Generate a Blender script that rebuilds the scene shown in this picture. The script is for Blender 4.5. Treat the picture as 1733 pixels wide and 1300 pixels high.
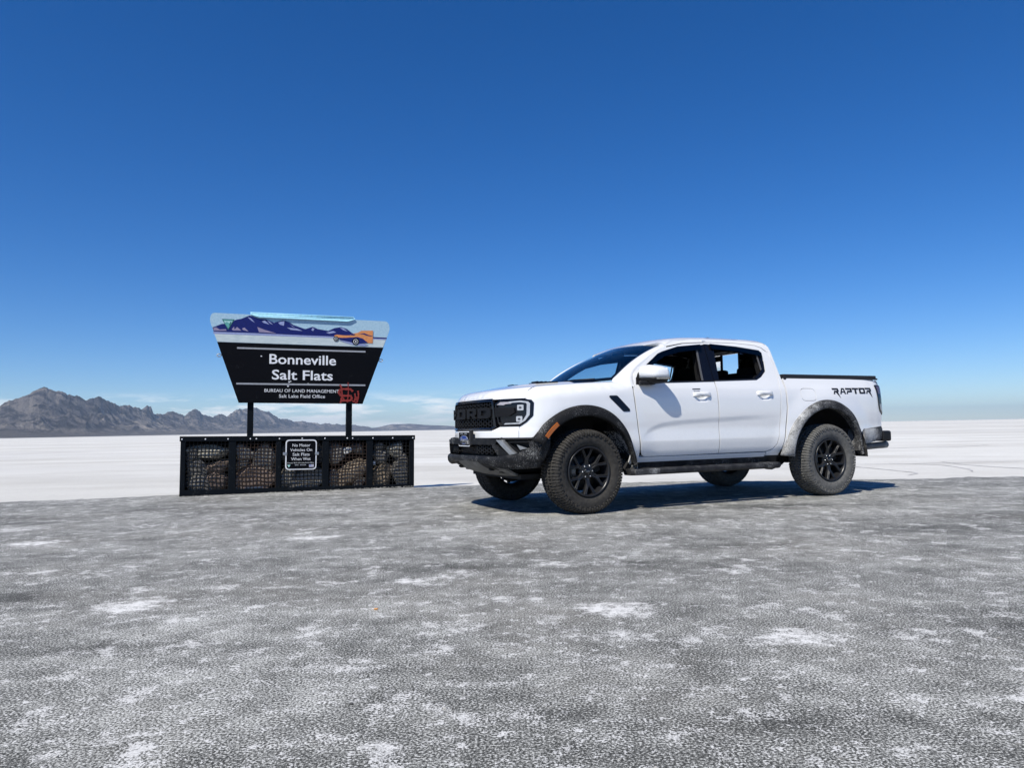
import bpy, bmesh, math, random
import numpy as np
from mathutils import Vector, Matrix, Quaternion, noise as mnoise
from mathutils.geometry import delaunay_2d_cdt

for _o in list(bpy.data.objects):
    bpy.data.objects.remove(_o)
R = math.radians
SC = bpy.context.scene
COL = SC.collection

# ------------------------------------------------------------------ camera
cam_d = bpy.data.cameras.new('camera'); cam = bpy.data.objects.new('camera', cam_d); COL.objects.link(cam)
cam_d.sensor_fit = 'HORIZONTAL'; cam_d.sensor_width = 36.0; cam_d.lens = 36.0 * 1250 / 1733
cam_d.clip_start = 0.05; cam_d.clip_end = 200000.0
CAM_H = 0.845; PIT = math.atan(75.5 / 1250); ROLL = R(1.09)
_r = Vector((1, 0, 0)); _u = Vector((0, -math.sin(PIT), math.cos(PIT))); _v = Vector((0, math.cos(PIT), math.sin(PIT)))
_ri = _r * math.cos(ROLL) - _u * math.sin(ROLL); _ui = _r * math.sin(ROLL) + _u * math.cos(ROLL)
cam.matrix_world = Matrix(((_ri.x, _ui.x, -_v.x, 0), (_ri.y, _ui.y, -_v.y, 0), (_ri.z, _ui.z, -_v.z, CAM_H), (0, 0, 0, 1)))
SC.camera = cam

# ------------------------------------------------------------------ sun and sky
SUN_TRAVEL = Vector((0.4537, 0.6786, -1.0)).normalized()
SUN_EL = math.asin(-SUN_TRAVEL.z); SUN_AZ = math.atan2(-SUN_TRAVEL.x, -SUN_TRAVEL.y)   # from +Y towards +X
sl = bpy.data.lights.new('sun', 'SUN'); sl.energy = 5.0; sl.angle = R(0.5); sl.color = (1.0, 0.955, 0.85)
so = bpy.data.objects.new('sun', sl); COL.objects.link(so); so.location = (-20, -30, 45)
so.rotation_euler = SUN_TRAVEL.to_track_quat('-Z', 'Y').to_euler()

SKY_SAT = 1.27
W = bpy.data.worlds.new('World'); SC.world = W; W.use_nodes = True
nt = W.node_tree; nt.nodes.clear()
def wn(t, **kw):
    n = nt.nodes.new(t)
    for k, v in kw.items(): setattr(n, k, v)
    return n
wo = wn('ShaderNodeOutputWorld'); bg = wn('ShaderNodeBackground'); bg.inputs['Strength'].default_value = 0.113
sky = wn('ShaderNodeTexSky', sky_type='NISHITA', sun_disc=False, sun_elevation=SUN_EL, sun_rotation=SUN_AZ,
         altitude=1700.0, air_density=1.0, dust_density=0.0, ozone_density=6.5)
# a low bank of thin cloud along the horizon, all round
tc = wn('ShaderNodeTexCoord'); sep = wn('ShaderNodeSeparateXYZ'); nt.links.new(tc.outputs['Generated'], sep.inputs[0])
mp = wn('ShaderNodeMapping'); mp.inputs['Scale'].default_value = (7, 7, 46); mp.inputs['Location'].default_value = (3.3, 1.2, 0.4)
nt.links.new(tc.outputs['Generated'], mp.inputs[0])
nz = wn('ShaderNodeTexNoise'); nz.inputs['Scale'].default_value = 1.6; nz.inputs['Detail'].default_value = 7; nz.inputs['Roughness'].default_value = 0.62
nt.links.new(mp.outputs[0], nz.inputs['Vector'])
cr = wn('ShaderNodeValToRGB'); cr.color_ramp.elements[0].position = 0.45; cr.color_ramp.elements[1].position = 0.60
nt.links.new(nz.outputs[0], cr.inputs[0])
band = wn('ShaderNodeValToRGB'); be = band.color_ramp.elements
be[0].position = 0.0; be[0].color = (.5, .5, .5, 1); be[1].position = 1.0; be[1].color = (0, 0, 0, 1)
for p_, c_ in ((0.010, .75), (0.034, .95), (0.043, .55), (0.052, 0.0)):
    e_ = be.new(p_); e_.color = (c_, c_, c_, 1)
nt.links.new(sep.outputs[2], band.inputs[0])
mul = wn('ShaderNodeMath', operation='MULTIPLY'); nt.links.new(cr.outputs[0], mul.inputs[0]); nt.links.new(band.outputs[0], mul.inputs[1])
mul2 = wn('ShaderNodeMath', operation='MULTIPLY'); nt.links.new(mul.outputs[0], mul2.inputs[0]); west = wn('ShaderNodeMapRange', interpolation_type='SMOOTHSTEP'); west.inputs['From Min'].default_value = 0.22; west.inputs['From Max'].default_value = -0.18; west.inputs['To Min'].default_value = 0.0; west.inputs['To Max'].default_value = 0.9
nt.links.new(sep.outputs[0], west.inputs['Value']); nt.links.new(west.outputs[0], mul2.inputs[1])
hs = wn('ShaderNodeHueSaturation'); hs.inputs['Saturation'].default_value = SKY_SAT; hs.inputs['Value'].default_value = 1.0; hs.inputs['Hue'].default_value = 0.508; nt.links.new(sky.outputs[0], hs.inputs['Color'])
mix = wn('ShaderNodeMixRGB'); nt.links.new(mul2.outputs[0], mix.inputs[0]); nt.links.new(hs.outputs[0], mix.inputs[1])
mix.inputs[2].default_value = (10.5, 10.5, 10.5, 1)
nt.links.new(mix.outputs[0], bg.inputs[0]); nt.links.new(bg.outputs[0], wo.inputs[0])
SC.view_settings.view_transform = 'Standard'; SC.view_settings.look = 'None'
SC.view_settings.exposure = 0.10; SC.view_settings.gamma = 1.0; SC.view_settings.use_curve_mapping = False

# ------------------------------------------------------------------ helpers
def tag(o, label=None, cat=None, group=None, kind=None):
    if label: o['label'] = label
    if cat: o['category'] = cat
    if group: o['group'] = group
    if kind: o['kind'] = kind
    return o

def empty(name, loc=(0, 0, 0), parent=None):
    o = bpy.data.objects.new(name, None); COL.objects.link(o); o.location = loc
    o.empty_display_size = 0.2
    if parent: o.parent = parent
    return o

def obj(name, me, mat=None, parent=None):
    o = bpy.data.objects.new(name, me); COL.objects.link(o)
    if mat is not None and len(me.materials) == 0: me.materials.append(mat)
    if parent is not None: o.parent = parent
    return o

def mesh(name, verts, faces, smooth=False, normals=None):
    me = bpy.data.meshes.new(name)
    me.from_pydata([tuple(map(float, v)) for v in verts], [], [tuple(map(int, f)) for f in faces])
    me.update()
    if smooth is True or smooth is False:
        if smooth: me.polygons.foreach_set('use_smooth', [True] * len(me.polygons))
    else:
        me.polygons.foreach_set('use_smooth', list(smooth))
    if normals is not None:
        me.normals_split_custom_set_from_vertices([tuple(map(float, n)) for n in normals])
    return me

class MB:
    """collects simple solids into one mesh"""
    def __init__(s): s.v = []; s.f = []; s.sm = []
    def add(s, verts, faces, smooth=False):
        b = len(s.v); s.v += [tuple(v) for v in verts]
        s.f += [tuple(i + b for i in f) for f in faces]; s.sm += [smooth] * len(faces)
        return s
    def box(s, c, size, rot=None, bevel=0.0, seg=2):
        bm = bmesh.new(); bmesh.ops.create_cube(bm, size=1.0)
        for v in bm.verts: v.co = Vector((v.co.x * size[0], v.co.y * size[1], v.co.z * size[2]))
        if bevel: bmesh.ops.bevel(bm, geom=list(bm.edges), offset=bevel, segments=seg, affect='EDGES', profile=0.6)
        q = rot if isinstance(rot, (Matrix, Quaternion)) else None
        if rot is not None and q is None:
            from mathutils import Euler
            q = Euler(rot).to_matrix()
        vs = []
        for i, v in enumerate(bm.verts):
            v.index = i; co = v.co
            if q is not None: co = q @ co
            vs.append((co.x + c[0], co.y + c[1], co.z + c[2]))
        fs = [[v.index for v in f.verts] for f in bm.faces]; bm.free()
        return s.add(vs, fs, False)
    def tube(s, pts, r, n=8, cap=True, smooth=True):
        pts = [Vector(p) for p in pts]; rs = r if isinstance(r, (list, tuple)) else [r] * len(pts)
        V = []; F = []
        up = Vector((0, 0, 1))
        for i, p in enumerate(pts):
            t = (pts[min(i + 1, len(pts) - 1)] - pts[max(i - 1, 0)]).normalized()
            a = t.cross(up if abs(t.z) < .95 else Vector((1, 0, 0))).normalized(); b = t.cross(a)
            for k in range(n):
                an = 2 * math.pi * k / n
                q = p + (a * math.cos(an) + b * math.sin(an)) * rs[i]; V.append((q.x, q.y, q.z))
        for i in range(len(pts) - 1):
            for k in range(n):
                F.append((i * n + k, i * n + (k + 1) % n, (i + 1) * n + (k + 1) % n, (i + 1) * n + k))
        s.add(V, F, smooth)
        if cap:
            b0 = len(s.v) - len(V)
            s.f.append(tuple(b0 + k for k in range(n))[::-1]); s.sm.append(False)
            s.f.append(tuple(b0 + (len(pts) - 1) * n + k for k in range(n))); s.sm.append(False)
        return s
    def lathe_y(s, prof, n=48, c=(0, 0, 0), smooth=True, close=False):
        """prof: (r, y) pairs, turned round the y axis"""
        V = []; F = []; m = len(prof)
        for k in range(n):
            a = 2 * math.pi * k / n
            for r, y in prof: V.append((c[0] + r * math.cos(a), c[1] + y, c[2] + r * math.sin(a)))
        for k in range(n):
            k2 = (k + 1) % n
            for i in range(m - 1 + (1 if close else 0)):
                j = (i + 1) % m
                F.append((k * m + i, k * m + j, k2 * m + j, k2 * m + i))
        return s.add(V, F, smooth)
    def prism(s, poly, y0, y1, fn=None):
        """poly of (x, z), extruded from y0 to y1"""
        n = len(poly); V = [(x, y0, z) for x, z in poly] + [(x, y1, z) for x, z in poly]
        if fn: V = [fn(*v) for v in V]
        F = [tuple(range(n)), tuple(range(2 * n - 1, n - 1, -1))] + [(i, i + n, (i + 1) % n + n, (i + 1) % n) for i in range(n)]
        return s.add(V, F, False)
    def build(s, name, mat, parent=None, fix=True):
        me = mesh(name, s.v, s.f, s.sm)
        if fix:
            bm = bmesh.new(); bm.from_mesh(me); bmesh.ops.recalc_face_normals(bm, faces=list(bm.faces)); bm.to_mesh(me); bm.free()
        return obj(name, me, mat, parent)

def pchip(xs, ys):
    xs = np.array(xs, float); ys = np.array(ys, float); h = np.diff(xs); dl = np.diff(ys) / h
    d = np.zeros_like(ys)
    for i in range(1, len(xs) - 1):
        if dl[i - 1] * dl[i] > 0:
            w1 = 2 * h[i] + h[i - 1]; w2 = h[i] + 2 * h[i - 1]
            d[i] = (w1 + w2) / (w1 / dl[i - 1] + w2 / dl[i])
    d[0] = dl[0]; d[-1] = dl[-1]
    def f(x):
        x = np.asarray(x, float); xc = np.clip(x, xs[0], xs[-1])
        i = np.clip(np.searchsorted(xs, xc) - 1, 0, len(xs) - 2)
        t = (xc - xs[i]) / h[i]
        return ((1 + 2 * t) * (1 - t) ** 2 * ys[i] + t * (1 - t) ** 2 * h[i] * d[i] + t * t * (3 - 2 * t) * ys[i + 1] + t * t * (t - 1) * h[i] * d[i + 1])
    return f
def sstep(t):
    t = np.clip(t, 0, 1); return t * t * (3 - 2 * t)

_rng = np.random.RandomState(7); _P = _rng.permutation(512); _G = _rng.uniform(-1, 1, (512, 2)); _G /= np.linalg.norm(_G, axis=1)[:, None]
def perlin(x, y):
    x = np.asarray(x, float); y = np.asarray(y, float)
    xi = np.floor(x).astype(int); yi = np.floor(y).astype(int); xf = x - xi; yf = y - yi
    def g(ix, iy, dx, dy):
        k = _P[(_P[ix % 512] + iy) % 512]; return _G[k, 0] * dx + _G[k, 1] * dy
    u = xf ** 3 * (xf * (xf * 6 - 15) + 10); v = yf ** 3 * (yf * (yf * 6 - 15) + 10)
    a = g(xi, yi, xf, yf); b = g(xi + 1, yi, xf - 1, yf); c = g(xi, yi + 1, xf, yf - 1); d = g(xi + 1, yi + 1, xf - 1, yf - 1)
    return (a + (b - a) * u) * (1 - v) + (c + (d - c) * u) * v
def fbm(x, y, o=5, gain=.5):
    s = 0; a = 1; f = 1
    for i in range(o): s = s + a * perlin(x * f + 17 * i, y * f - 9 * i); a *= gain; f *= 2.03
    return s
def ridged(x, y, o=5, gain=.55):
    s = 0; a = 1; f = 1; w = 1
    for i in range(o):
        r = (1 - np.abs(perlin(x * f + 31 * i, y * f + 7 * i)) * 1.6) ** 2 * w
        s = s + a * r; w = np.clip(r * 1.4, 0, 1); a *= gain; f *= 2.07
    return s

# ------------------------------------------------------------------ materials
class NT:
    def __init__(s, name):
        s.m = bpy.data.materials.new(name); s.m.use_nodes = True; s.t = s.m.node_tree; s.t.nodes.clear()
        s.out = s.n('ShaderNodeOutputMaterial'); s.co = None
    def n(s, t, **kw):
        x = s.t.nodes.new(t)
        for k, v in kw.items(): setattr(x, k, v)
        return x
    def l(s, a, b): s.t.links.new(a, b); return s
    def coord(s, which='Object'):
        if s.co is None: s.co = s.n('ShaderNodeTexCoord')
        return s.co.outputs[which]
    def noise(s, scale, detail=4, rough=.55, vec=None, dist=0):
        x = s.n('ShaderNodeTexNoise'); x.inputs['Scale'].default_value = scale; x.inputs['Detail'].default_value = detail
        x.inputs['Roughness'].default_value = rough; x.inputs['Distortion'].default_value = dist
        s.l(vec if vec is not None else s.coord(), x.inputs['Vector']); return x.outputs[0]
    def voro(s, scale, vec=None, feature='F1', out='Distance'):
        x = s.n('ShaderNodeTexVoronoi'); x.inputs['Scale'].default_value = scale; x.feature = feature
        s.l(vec if vec is not None else s.coord(), x.inputs['Vector']); return x.outputs[out]
    def ramp(s, fac, stops):
        x = s.n('ShaderNodeValToRGB'); e = x.color_ramp.elements
        while len(e) < len(stops): e.new(0.5)
        for i, (p, c) in enumerate(stops):
            e[i].position = p; e[i].color = (c, c, c, 1) if isinstance(c, (int, float)) else (*c, 1)
        s.l(fac, x.inputs[0]); return x.outputs[0]
    def math(s, op, a, b=None, clamp=False):
        x = s.n('ShaderNodeMath', operation=op); x.use_clamp = clamp
        for i, q in enumerate((a, b)):
            if q is None: continue
            if isinstance(q, (int, float)): x.inputs[i].default_value = q
            else: s.l(q, x.inputs[i])
        return x.outputs[0]
    def mix(s, fac, a, b, blend='MIX'):
        x = s.n('ShaderNodeMixRGB', blend_type=blend)
        for i, q in enumerate((fac, a, b)):
            if isinstance(q, (int, float)): x.inputs[i].default_value = q if i == 0 else (q, q, q, 1)
            elif isinstance(q, (tuple, list)): x.inputs[i].default_value = (*q, 1)
            else: s.l(q, x.inputs[i])
        return x.outputs[0]
    def mapping(s, scale, vec=None, loc=(0, 0, 0), rot=(0, 0, 0)):
        x = s.n('ShaderNodeMapping'); x.inputs['Scale'].default_value = scale; x.inputs['Location'].default_value = loc
        x.inputs['Rotation'].default_value = rot
        s.l(vec if vec is not None else s.coord(), x.inputs[0]); return x.outputs[0]
    def bump(s, h, strength=.3, dist=.01):
        x = s.n('ShaderNodeBump'); x.inputs['Strength'].default_value = strength; x.inputs['Distance'].default_value = dist
        s.l(h, x.inputs['Height']); return x.outputs[0]
    def attr(s, name):
        x = s.n('ShaderNodeAttribute'); x.attribute_name = name; return x.outputs['Fac']
    def bsdf(s, color, rough=.5, metal=0, coat=0, spec=.5, normal=None, coat_rough=.03):
        b = s.n('ShaderNodeBsdfPrincipled')
        for nm, q in (('Base Color', color), ('Roughness', rough), ('Metallic', metal), ('Coat Weight', coat), ('Specular IOR Level', spec), ('Coat Roughness', coat_rough)):
            if isinstance(q, (int, float)) and nm != 'Base Color': b.inputs[nm].default_value = q
            elif isinstance(q, (int, float)): b.inputs[nm].default_value = (q, q, q, 1)
            elif isinstance(q, (tuple, list)): b.inputs[nm].default_value = (*q, 1)
            else: s.l(q, b.inputs[nm])
        if normal is not None: s.l(normal, b.inputs['Normal'])
        s.l(b.outputs[0], s.out.inputs[0]); return s.m

def flat(name, c, rough=.5, metal=0, coat=0, var=.12, vs=30, spec=.5):
    t = NT(name); n = t.noise(vs, 3)
    lo = tuple(x * (1 - var) for x in c); hi = tuple(min(1, x * (1 + var)) for x in c)
    return t.bsdf(t.ramp(n, [(.3, lo), (.7, hi)]), rough, metal, coat, spec)
def salted(name, c, amount=.5, rough=.55, spec_scale=160, salt=(.62, .62, .61), haze=0.25):
    """dark plastic or rubber with dried salt spray: patches of fine pale specks"""
    t = NT(name)
    f = t.noise(spec_scale, 2, .6); big = t.noise(3.5, 3, .6)
    s1 = t.math('ADD', f, t.math('MULTIPLY', t.math('SUBTRACT', big, .5), .8))
    sp = t.ramp(s1, [(max(.02, .80 - amount * .38), 0.0), (max(.05, .86 - amount * .34), 1.0)])
    film = t.ramp(t.noise(7, 4, .6), [(.45, 0.0), (.85, haze)])
    base = t.mix(film, c, salt)
    col = t.mix(t.math('MULTIPLY', sp, .8), base, salt)
    return t.bsdf(col, t.ramp(sp, [(0, rough), (1, .9)]), spec=.22, normal=t.bump(f, .15, .002))
# ------------------------------------------------------------------ setting: salt flat, asphalt pad, mountains, haze
def salt_mat():
    t = NT('salt crust'); P = t.coord('Object')
    far = t.noise(1, 6, .6, t.mapping((.010, .035, .05))); mid = t.noise(1, 5, .6, t.mapping((.16, .30, .3))); fine = t.noise(14, 4, .65)
    damp = t.noise(1, 3, .5, t.mapping((.018, .05, .05), loc=(4.1, 2.2, 0)))
    c = t.ramp(far, [(.34, (.52, .505, .465)), (.47, (.65, .635, .595)), (.58, (.71, .70, .66)), (.72, (.75, .745, .71))])
    c = t.mix(t.ramp(mid, [(.36, .7), (.52, 0.0)]), c, (.50, .48, .44))
    c = t.mix(t.ramp(mid, [(.60, 0.0), (.74, .7)]), c, (.78, .77, .75))
    c = t.mix(t.ramp(damp, [(.52, 0.0), (.70, .55)]), c, (.52, .51, .50))
    c = t.mix(t.ramp(fine, [(.30, .30), (.55, 0.0)]), c, (.45, .44, .42))
    return t.bsdf(c, .85, spec=.25, normal=t.bump(t.noise(6, 6, .7), .5, .03))

def asphalt_mat():
    t = NT('salt-stained asphalt'); P = t.coord('Object')
    warp = t.noise(25, 2, .5)
    agg = t.noise(125, 3, .62); agg2 = t.noise(260, 2, .6); blot = t.noise(1.1, 5, .6); blot2 = t.noise(5.5, 4, .6)
    lane = t.noise(1, 4, .55, t.mapping((.35, 1.1, 1), rot=(0, 0, .35)))
    salt = t.attr('salt')
    # how much salt sits in the pores
    lvl = t.math('ADD', t.math('MULTIPLY', t.math('SUBTRACT', blot, .5), .26), t.math('MULTIPLY', t.math('SUBTRACT', blot2, .5), .30))
    lvl = t.math('ADD', lvl, t.math('MULTIPLY', t.math('SUBTRACT', lane, .5), .20))
    lvl = t.math('ADD', lvl, -.012)
    lvl = t.math('SUBTRACT', lvl, t.math('MULTIPLY', t.attr('scuff'), t.math('MULTIPLY', t.noise(16, 5, .7), .15)))
    grain = t.math('ADD', t.math('MULTIPLY', agg, .72), t.math('MULTIPLY', agg2, .28))
    g = t.math('ADD', grain, t.math('MULTIPLY', lvl, .50))
    c = t.ramp(g, [(.385, (.032, .032, .029)), (.465, (.092, .092, .085)), (.51, (.22, .219, .205)), (.555, (.46, .458, .43)), (.63, (.65, .648, .615))])
    # brownish old dust in places
    c = t.mix(t.ramp(t.noise(.8, 4, .6, t.mapping((1, 1, 1), loc=(7, 3, 0))), [(.50, 0.0), (.75, .35)]), c, (.17, .155, .13))
    # scattered dried salt splashes
    vd = t.n('ShaderNodeTexVoronoi'); vd.inputs['Scale'].default_value = 2.6; vd.inputs['Randomness'].default_value = 1.0
    wv = t.n('ShaderNodeVectorMath', operation='ADD'); t.l(P, wv.inputs[0])
    ns = t.n('ShaderNodeTexNoise'); ns.inputs['Scale'].default_value = 11; ns.inputs['Detail'].default_value = 4; t.l(P, ns.inputs['Vector'])
    sc = t.n('ShaderNodeVectorMath', operation='SCALE'); sc.inputs['Scale'].default_value = .16; t.l(ns.outputs['Color'], sc.inputs[0]); t.l(sc.outputs[0], wv.inputs[1])
    t.l(wv.outputs[0], vd.inputs['Vector'])
    size = t.math('MULTIPLY', t.math('POWER', t.n('ShaderNodeSeparateColor').outputs[0], 2.0), 1.0)
    sepc = [n for n in t.t.nodes if n.bl_idname == 'ShaderNodeSeparateColor'][0]; t.l(vd.outputs['Color'], sepc.inputs[0])
    sp = t.math('SUBTRACT', t.math('MULTIPLY', size, .17), vd.outputs['Distance'])
    spm = t.math('ADD', t.math('MULTIPLY', sp, 4.0), t.math('MULTIPLY', t.math('SUBTRACT', grain, .5), 2.2))
    splash = t.ramp(spm, [(.05, 0.0), (.50, .8)])
    sa = t.math('ADD', t.math('MULTIPLY', salt, .92), t.math('MULTIPLY', t.math('SUBTRACT', t.noise(15, 9, .76), .5), 3.4))
    sa = t.math('ADD', sa, t.math('MULTIPLY', t.math('SUBTRACT', grain, .5), 1.6))
    patch = t.math('MULTIPLY', t.ramp(sa, [(.42, 0.0), (.95, .85)]), t.ramp(salt, [(.03, 0.0), (.25, 1.0)]))
    fl_ = t.math('ADD', t.noise(15, 8, .74), t.math('MULTIPLY', t.math('SUBTRACT', grain, .5), .55))
    fl_ = t.math('ADD', fl_, t.math('MULTIPLY', lvl, .25))
    fleck = t.ramp(fl_, [(.565, 0.0), (.62, .70)])
    f2 = t.math('ADD', t.noise(4.2, 10, .74), t.math('MULTIPLY', t.math('SUBTRACT', grain, .5), .5))
    fleck = t.math('MAXIMUM', fleck, t.ramp(f2, [(.560, 0.0), (.615, .66)]))
    m = t.math('MAXIMUM', t.math('MAXIMUM', splash, fleck), patch)
    c = t.mix(m, c, (.76, .75, .73))
    h = t.math('ADD', t.math('MULTIPLY', agg, .7), t.math('MULTIPLY', m, .25))
    return t.bsdf(c, .88, spec=.3, normal=t.bump(h, .28, .005))

def mountain_mat(pale=1.0):
    t = NT('bare rock mountain'); P = t.coord('Object')
    a = t.noise(.0011, 7, .62); b = t.noise(.0050, 8, .70); v = t.noise(.0006, 3, .5, t.mapping((1, 1, 1), loc=(500, 0, 0)))
    geo = t.n('ShaderNodeNewGeometry'); sx = t.n('ShaderNodeSeparateXYZ'); t.l(geo.outputs['Position'], sx.inputs[0])
    c = t.ramp(a, [(.32, (.095, .085, .083)), (.48, (.16, .143, .137)), (.62, (.27, .24, .215)), (.74, (.40, .36, .32))])
    c = t.mix(t.ramp(b, [(.44, .9), (.53, 0.0)]), c, (.026, .025, .030))  # dark gully shading put into the rock colour by noise
    c = t.mix(t.ramp(t.math('MULTIPLY', v, t.noise(.003, 4, .6)), [(.30, 0.0), (.36, .8)]), c, (.40, .35, .30))
    fan = t.ramp(sx.outputs[2], [(0.0, 1.0), (1.0, 0.0)])
    fz = t.math('DIVIDE', sx.outputs[2], 150.0)
    c = t.mix(t.ramp(fz, [(.15, .75), (.95, 0.0)]), c, (.17, .155, .14))
    return t.bsdf(c, .95, spec=.1, normal=t.bump(t.noise(.010, 8, .75), 1.0, 90))

M_SALT = salt_mat(); M_ASPH = asphalt_mat(); M_MTN = mountain_mat()

# salt flat: one sheet to beyond the horizon, finer near the camera
g = [0.0]; d_ = 2.0
while g[-1] < 30000:
    g.append(g[-1] + d_)
    if g[-1] > 30: d_ *= 1.28
g = np.array(sorted([-q for q in g[1:]] + g)); n = len(g)
GX, GY = np.meshgrid(g, g, indexing='ij')
fl = [(i * n + j, (i + 1) * n + j, (i + 1) * n + j + 1, i * n + j + 1) for i in range(n - 1) for j in range(n - 1)]
SALT_Z = -0.11
o = obj('salt_flat_ground', mesh('salt_flat_ground', np.stack([GX.ravel(), GY.ravel(), np.full(GX.size, SALT_Z)], 1), fl), M_SALT)
tag(o, kind='structure')

# asphalt pad ending just behind the sign and the truck
EDGE = pchip([-60, -30, -12, -6.89, -4.72, -1.33, 0.5, 3.0, 5.47, 7.54, 14, 30, 60], [4.0, 7.2, 9.15, 9.98, 10.50, 11.16, 11.32, 11.10, 10.95, 11.0, 11.6, 13.0, 16])
xs = np.concatenate([-np.geomspace(60, 9.2, 18), np.arange(-9, 9.001, .06), np.geomspace(9.2, 60, 18)])
y0 = np.concatenate([np.array([-45, -30, -20, -12, -6, -2, 0.4]), np.arange(1.0, 11.001, .06), [11.25, 11.6, 11.9]])
AX, AY0 = np.meshgrid(xs, y0, indexing='ij')
ed = EDGE(AX) + .26 * fbm(AX * .9, AX * 0 + 3.3, 6, .65) + .08 * perlin(AX * 6, AX * 0 + 1.7)
AY = np.where(AY0 <= 8, AY0, 8 + (np.minimum(AY0, 11) - 8) / 3 * (ed - 8)) + np.where(AY0 > 11, (AY0 - 11.0), 0)
AZ = np.where(AY0 <= 11, 0.0, -np.clip((AY0 - 11) / .9, 0, 1) * .16)
AZ = np.where(AY0 > 11.01, AZ - .004, AZ)
na, nb_ = AX.shape
fa = [(i * nb_ + j, (i + 1) * nb_ + j, (i + 1) * nb_ + j + 1, i * nb_ + j + 1) for i in range(na - 1) for j in range(nb_ - 1)]
me = mesh('asphalt_pad', np.stack([AX.ravel(), AY.ravel(), AZ.ravel()], 1), fa, True)
S = np.zeros(AX.size); ax, ay = AX.ravel(), AY.ravel()
PATCH = [(1.09, 2.97, .17, 1.), (1.20, 2.92, .10, .8), (.43, 3.48, .20, 1.), (.52, 3.55, .13, .8), (-1.92, 3.71, .20, 1.), (-1.75, 3.82, .10, .7), (-.36, 2.04, .085, 1.), (-1.66, 5.98, .22, .9), (-1.5, 6.05, .12, 1.),
         (.25, 4.64, .15, .8), (-.57, 4.19, .13, 1.), (-.42, 4.30, .10, .9), (-3.84, 5.97, .26, 1.), (-1.09, 2.10, .07, .9), (.45, 3.03, .12, .85), (.25, 3.06, .10, .7), (1.28, 4.3, .10, .9), (.86, 2.34, .12, .5),
         (-.1, 2.5, .10, .5), (-3.4, 7.0, .45, .55), (-2.9, 7.6, .6, .5), (-4.6, 6.9, .35, .7), (-1.9, 8.0, .5, .55), (1.9, 6.4, .35, .5), (3.6, 6.9, .5, .5), (2.6, 5.3, .2, .7), (3.4, 4.3, .16, .8),
         (.9, 5.9, .3, .55), (-.2, 6.6, .35, .5), (2.2, 3.4, .09, .8), (2.25, 2.6, .1, .6), (1.02, 1.95, .08, .7), (-1.5, 2.9, .2, .4), (-2.6, 4.6, .25, .6), (4.9, 7.6, .4, .5), (5.6, 5.6, .3, .5), (6.2, 6.6, .3, .5)]
rp = random.Random(5)
for _ in range(150):
    yy = rp.uniform(1.6, 10.6); PATCH.append((rp.uniform(-.8, .85) * yy, yy, rp.uniform(.02, .07) * (1 + yy * .08), rp.uniform(.3, .7)))
wx = ax + .05 * fbm(ax * 5, ay * 5, 4) * 1.6; wy = ay + .05 * fbm(ax * 5 + 50, ay * 5, 4) * 1.6
for (px, py, pr, pa) in PATCH:
    S = np.maximum(S, pa * sstep(1.2 - np.hypot((wx - px) / 1.25, wy - py) / (pr * 1.05)))
# a pale strip of salt dust dragged in along the far edge and a faint wheel lane on the right
S = np.maximum(S, .42 * sstep(1 - np.abs(wy - (EDGE(wx) - .75)) / .6) * (np.abs(wx) < 4.5))
S = np.maximum(S, .40 * sstep(1 - np.abs(wx - (3.9 + .08 * (wy - 5))) / .35) * (wy > 3.2))
SCF = [(-.25, 2.42, .35, .07), (-.05, 2.38, .25, .06), (.72, 2.12, .2, .05), (.10, 2.24, .16, .05), (1.05, 2.2, .22, .06), (-.6, 4.6, .7, .18), (1.6, 5.2, .6, .15), (-1.6, 3.0, .5, .12), (3.2, 5.8, .9, .3), (4.6, 6.5, .9, .35), (-2.8, 4.0, .6, .2), (2.1, 3.1, .35, .1), (.9, 4.6, .5, .14), (-3.6, 8.4, 1.2, .4), (2.6, 7.6, 1.2, .3)]
D = np.zeros(AX.size)
for (px, py, ra, rb) in SCF: D = np.maximum(D, sstep(1.2 - np.hypot((wx - px) / ra, (wy - py) / rb)))
at2 = me.attributes.new('scuff', 'FLOAT', 'POINT'); at2.data.foreach_set('value', D.astype(np.float32))
at = me.attributes.new('salt', 'FLOAT', 'POINT'); at.data.foreach_set('value', S.astype(np.float32))
tag(obj('asphalt_pad', me, M_ASPH), kind='structure')

# tyre tracks drawn on the salt
def track(pts, w, label=None):
    P = np.array(pts, float); tt = np.linspace(0, 1, len(P)); ts = np.linspace(0, 1, 40)
    fx, fy = pchip(tt, P[:, 0]), pchip(tt, P[:, 1]); X, Y = fx(ts), fy(ts)
    dx, dy = np.gradient(X), np.gradient(Y); L = np.hypot(dx, dy); nx, ny = -dy / L, dx / L
    ww = w * (.35 + .65 * np.sin(np.pi * ts) ** .6)
    V = []; F = []
    for k in range(40):
        V += [(X[k] - nx[k] * ww[k], Y[k] - ny[k] * ww[k], SALT_Z + .005), (X[k] + nx[k] * ww[k], Y[k] + ny[k] * ww[k], SALT_Z + .005)]
    for k in range(39): F.append((2 * k, 2 * k + 1, 2 * k + 3, 2 * k + 2))
    tag(obj('tyre_track', mesh('tyre_track', V, F), M_TRACK), kind='structure')
t = NT('packed grey salt'); M_TRACK = t.bsdf(t.ramp(t.noise(3, 5, .7), [(.35, (.30, .29, .28)), (.65, (.62, .61, .6))]), .9)
track([(6.5, 17.5), (7.3, 15.6), (7.4, 13.8), (6.9, 13.0)], .035); track([(8.6, 17), (9.1, 15.8), (8.8, 14.4), (8.4, 13.6)], .03)
track([(9.9, 17.2), (9.6, 15.6), (9.75, 14.4), (10.1, 13.6)], .035); track([(10.5, 29), (12, 26.5), (15.5, 26.5), (18, 28)], .06)
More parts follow.
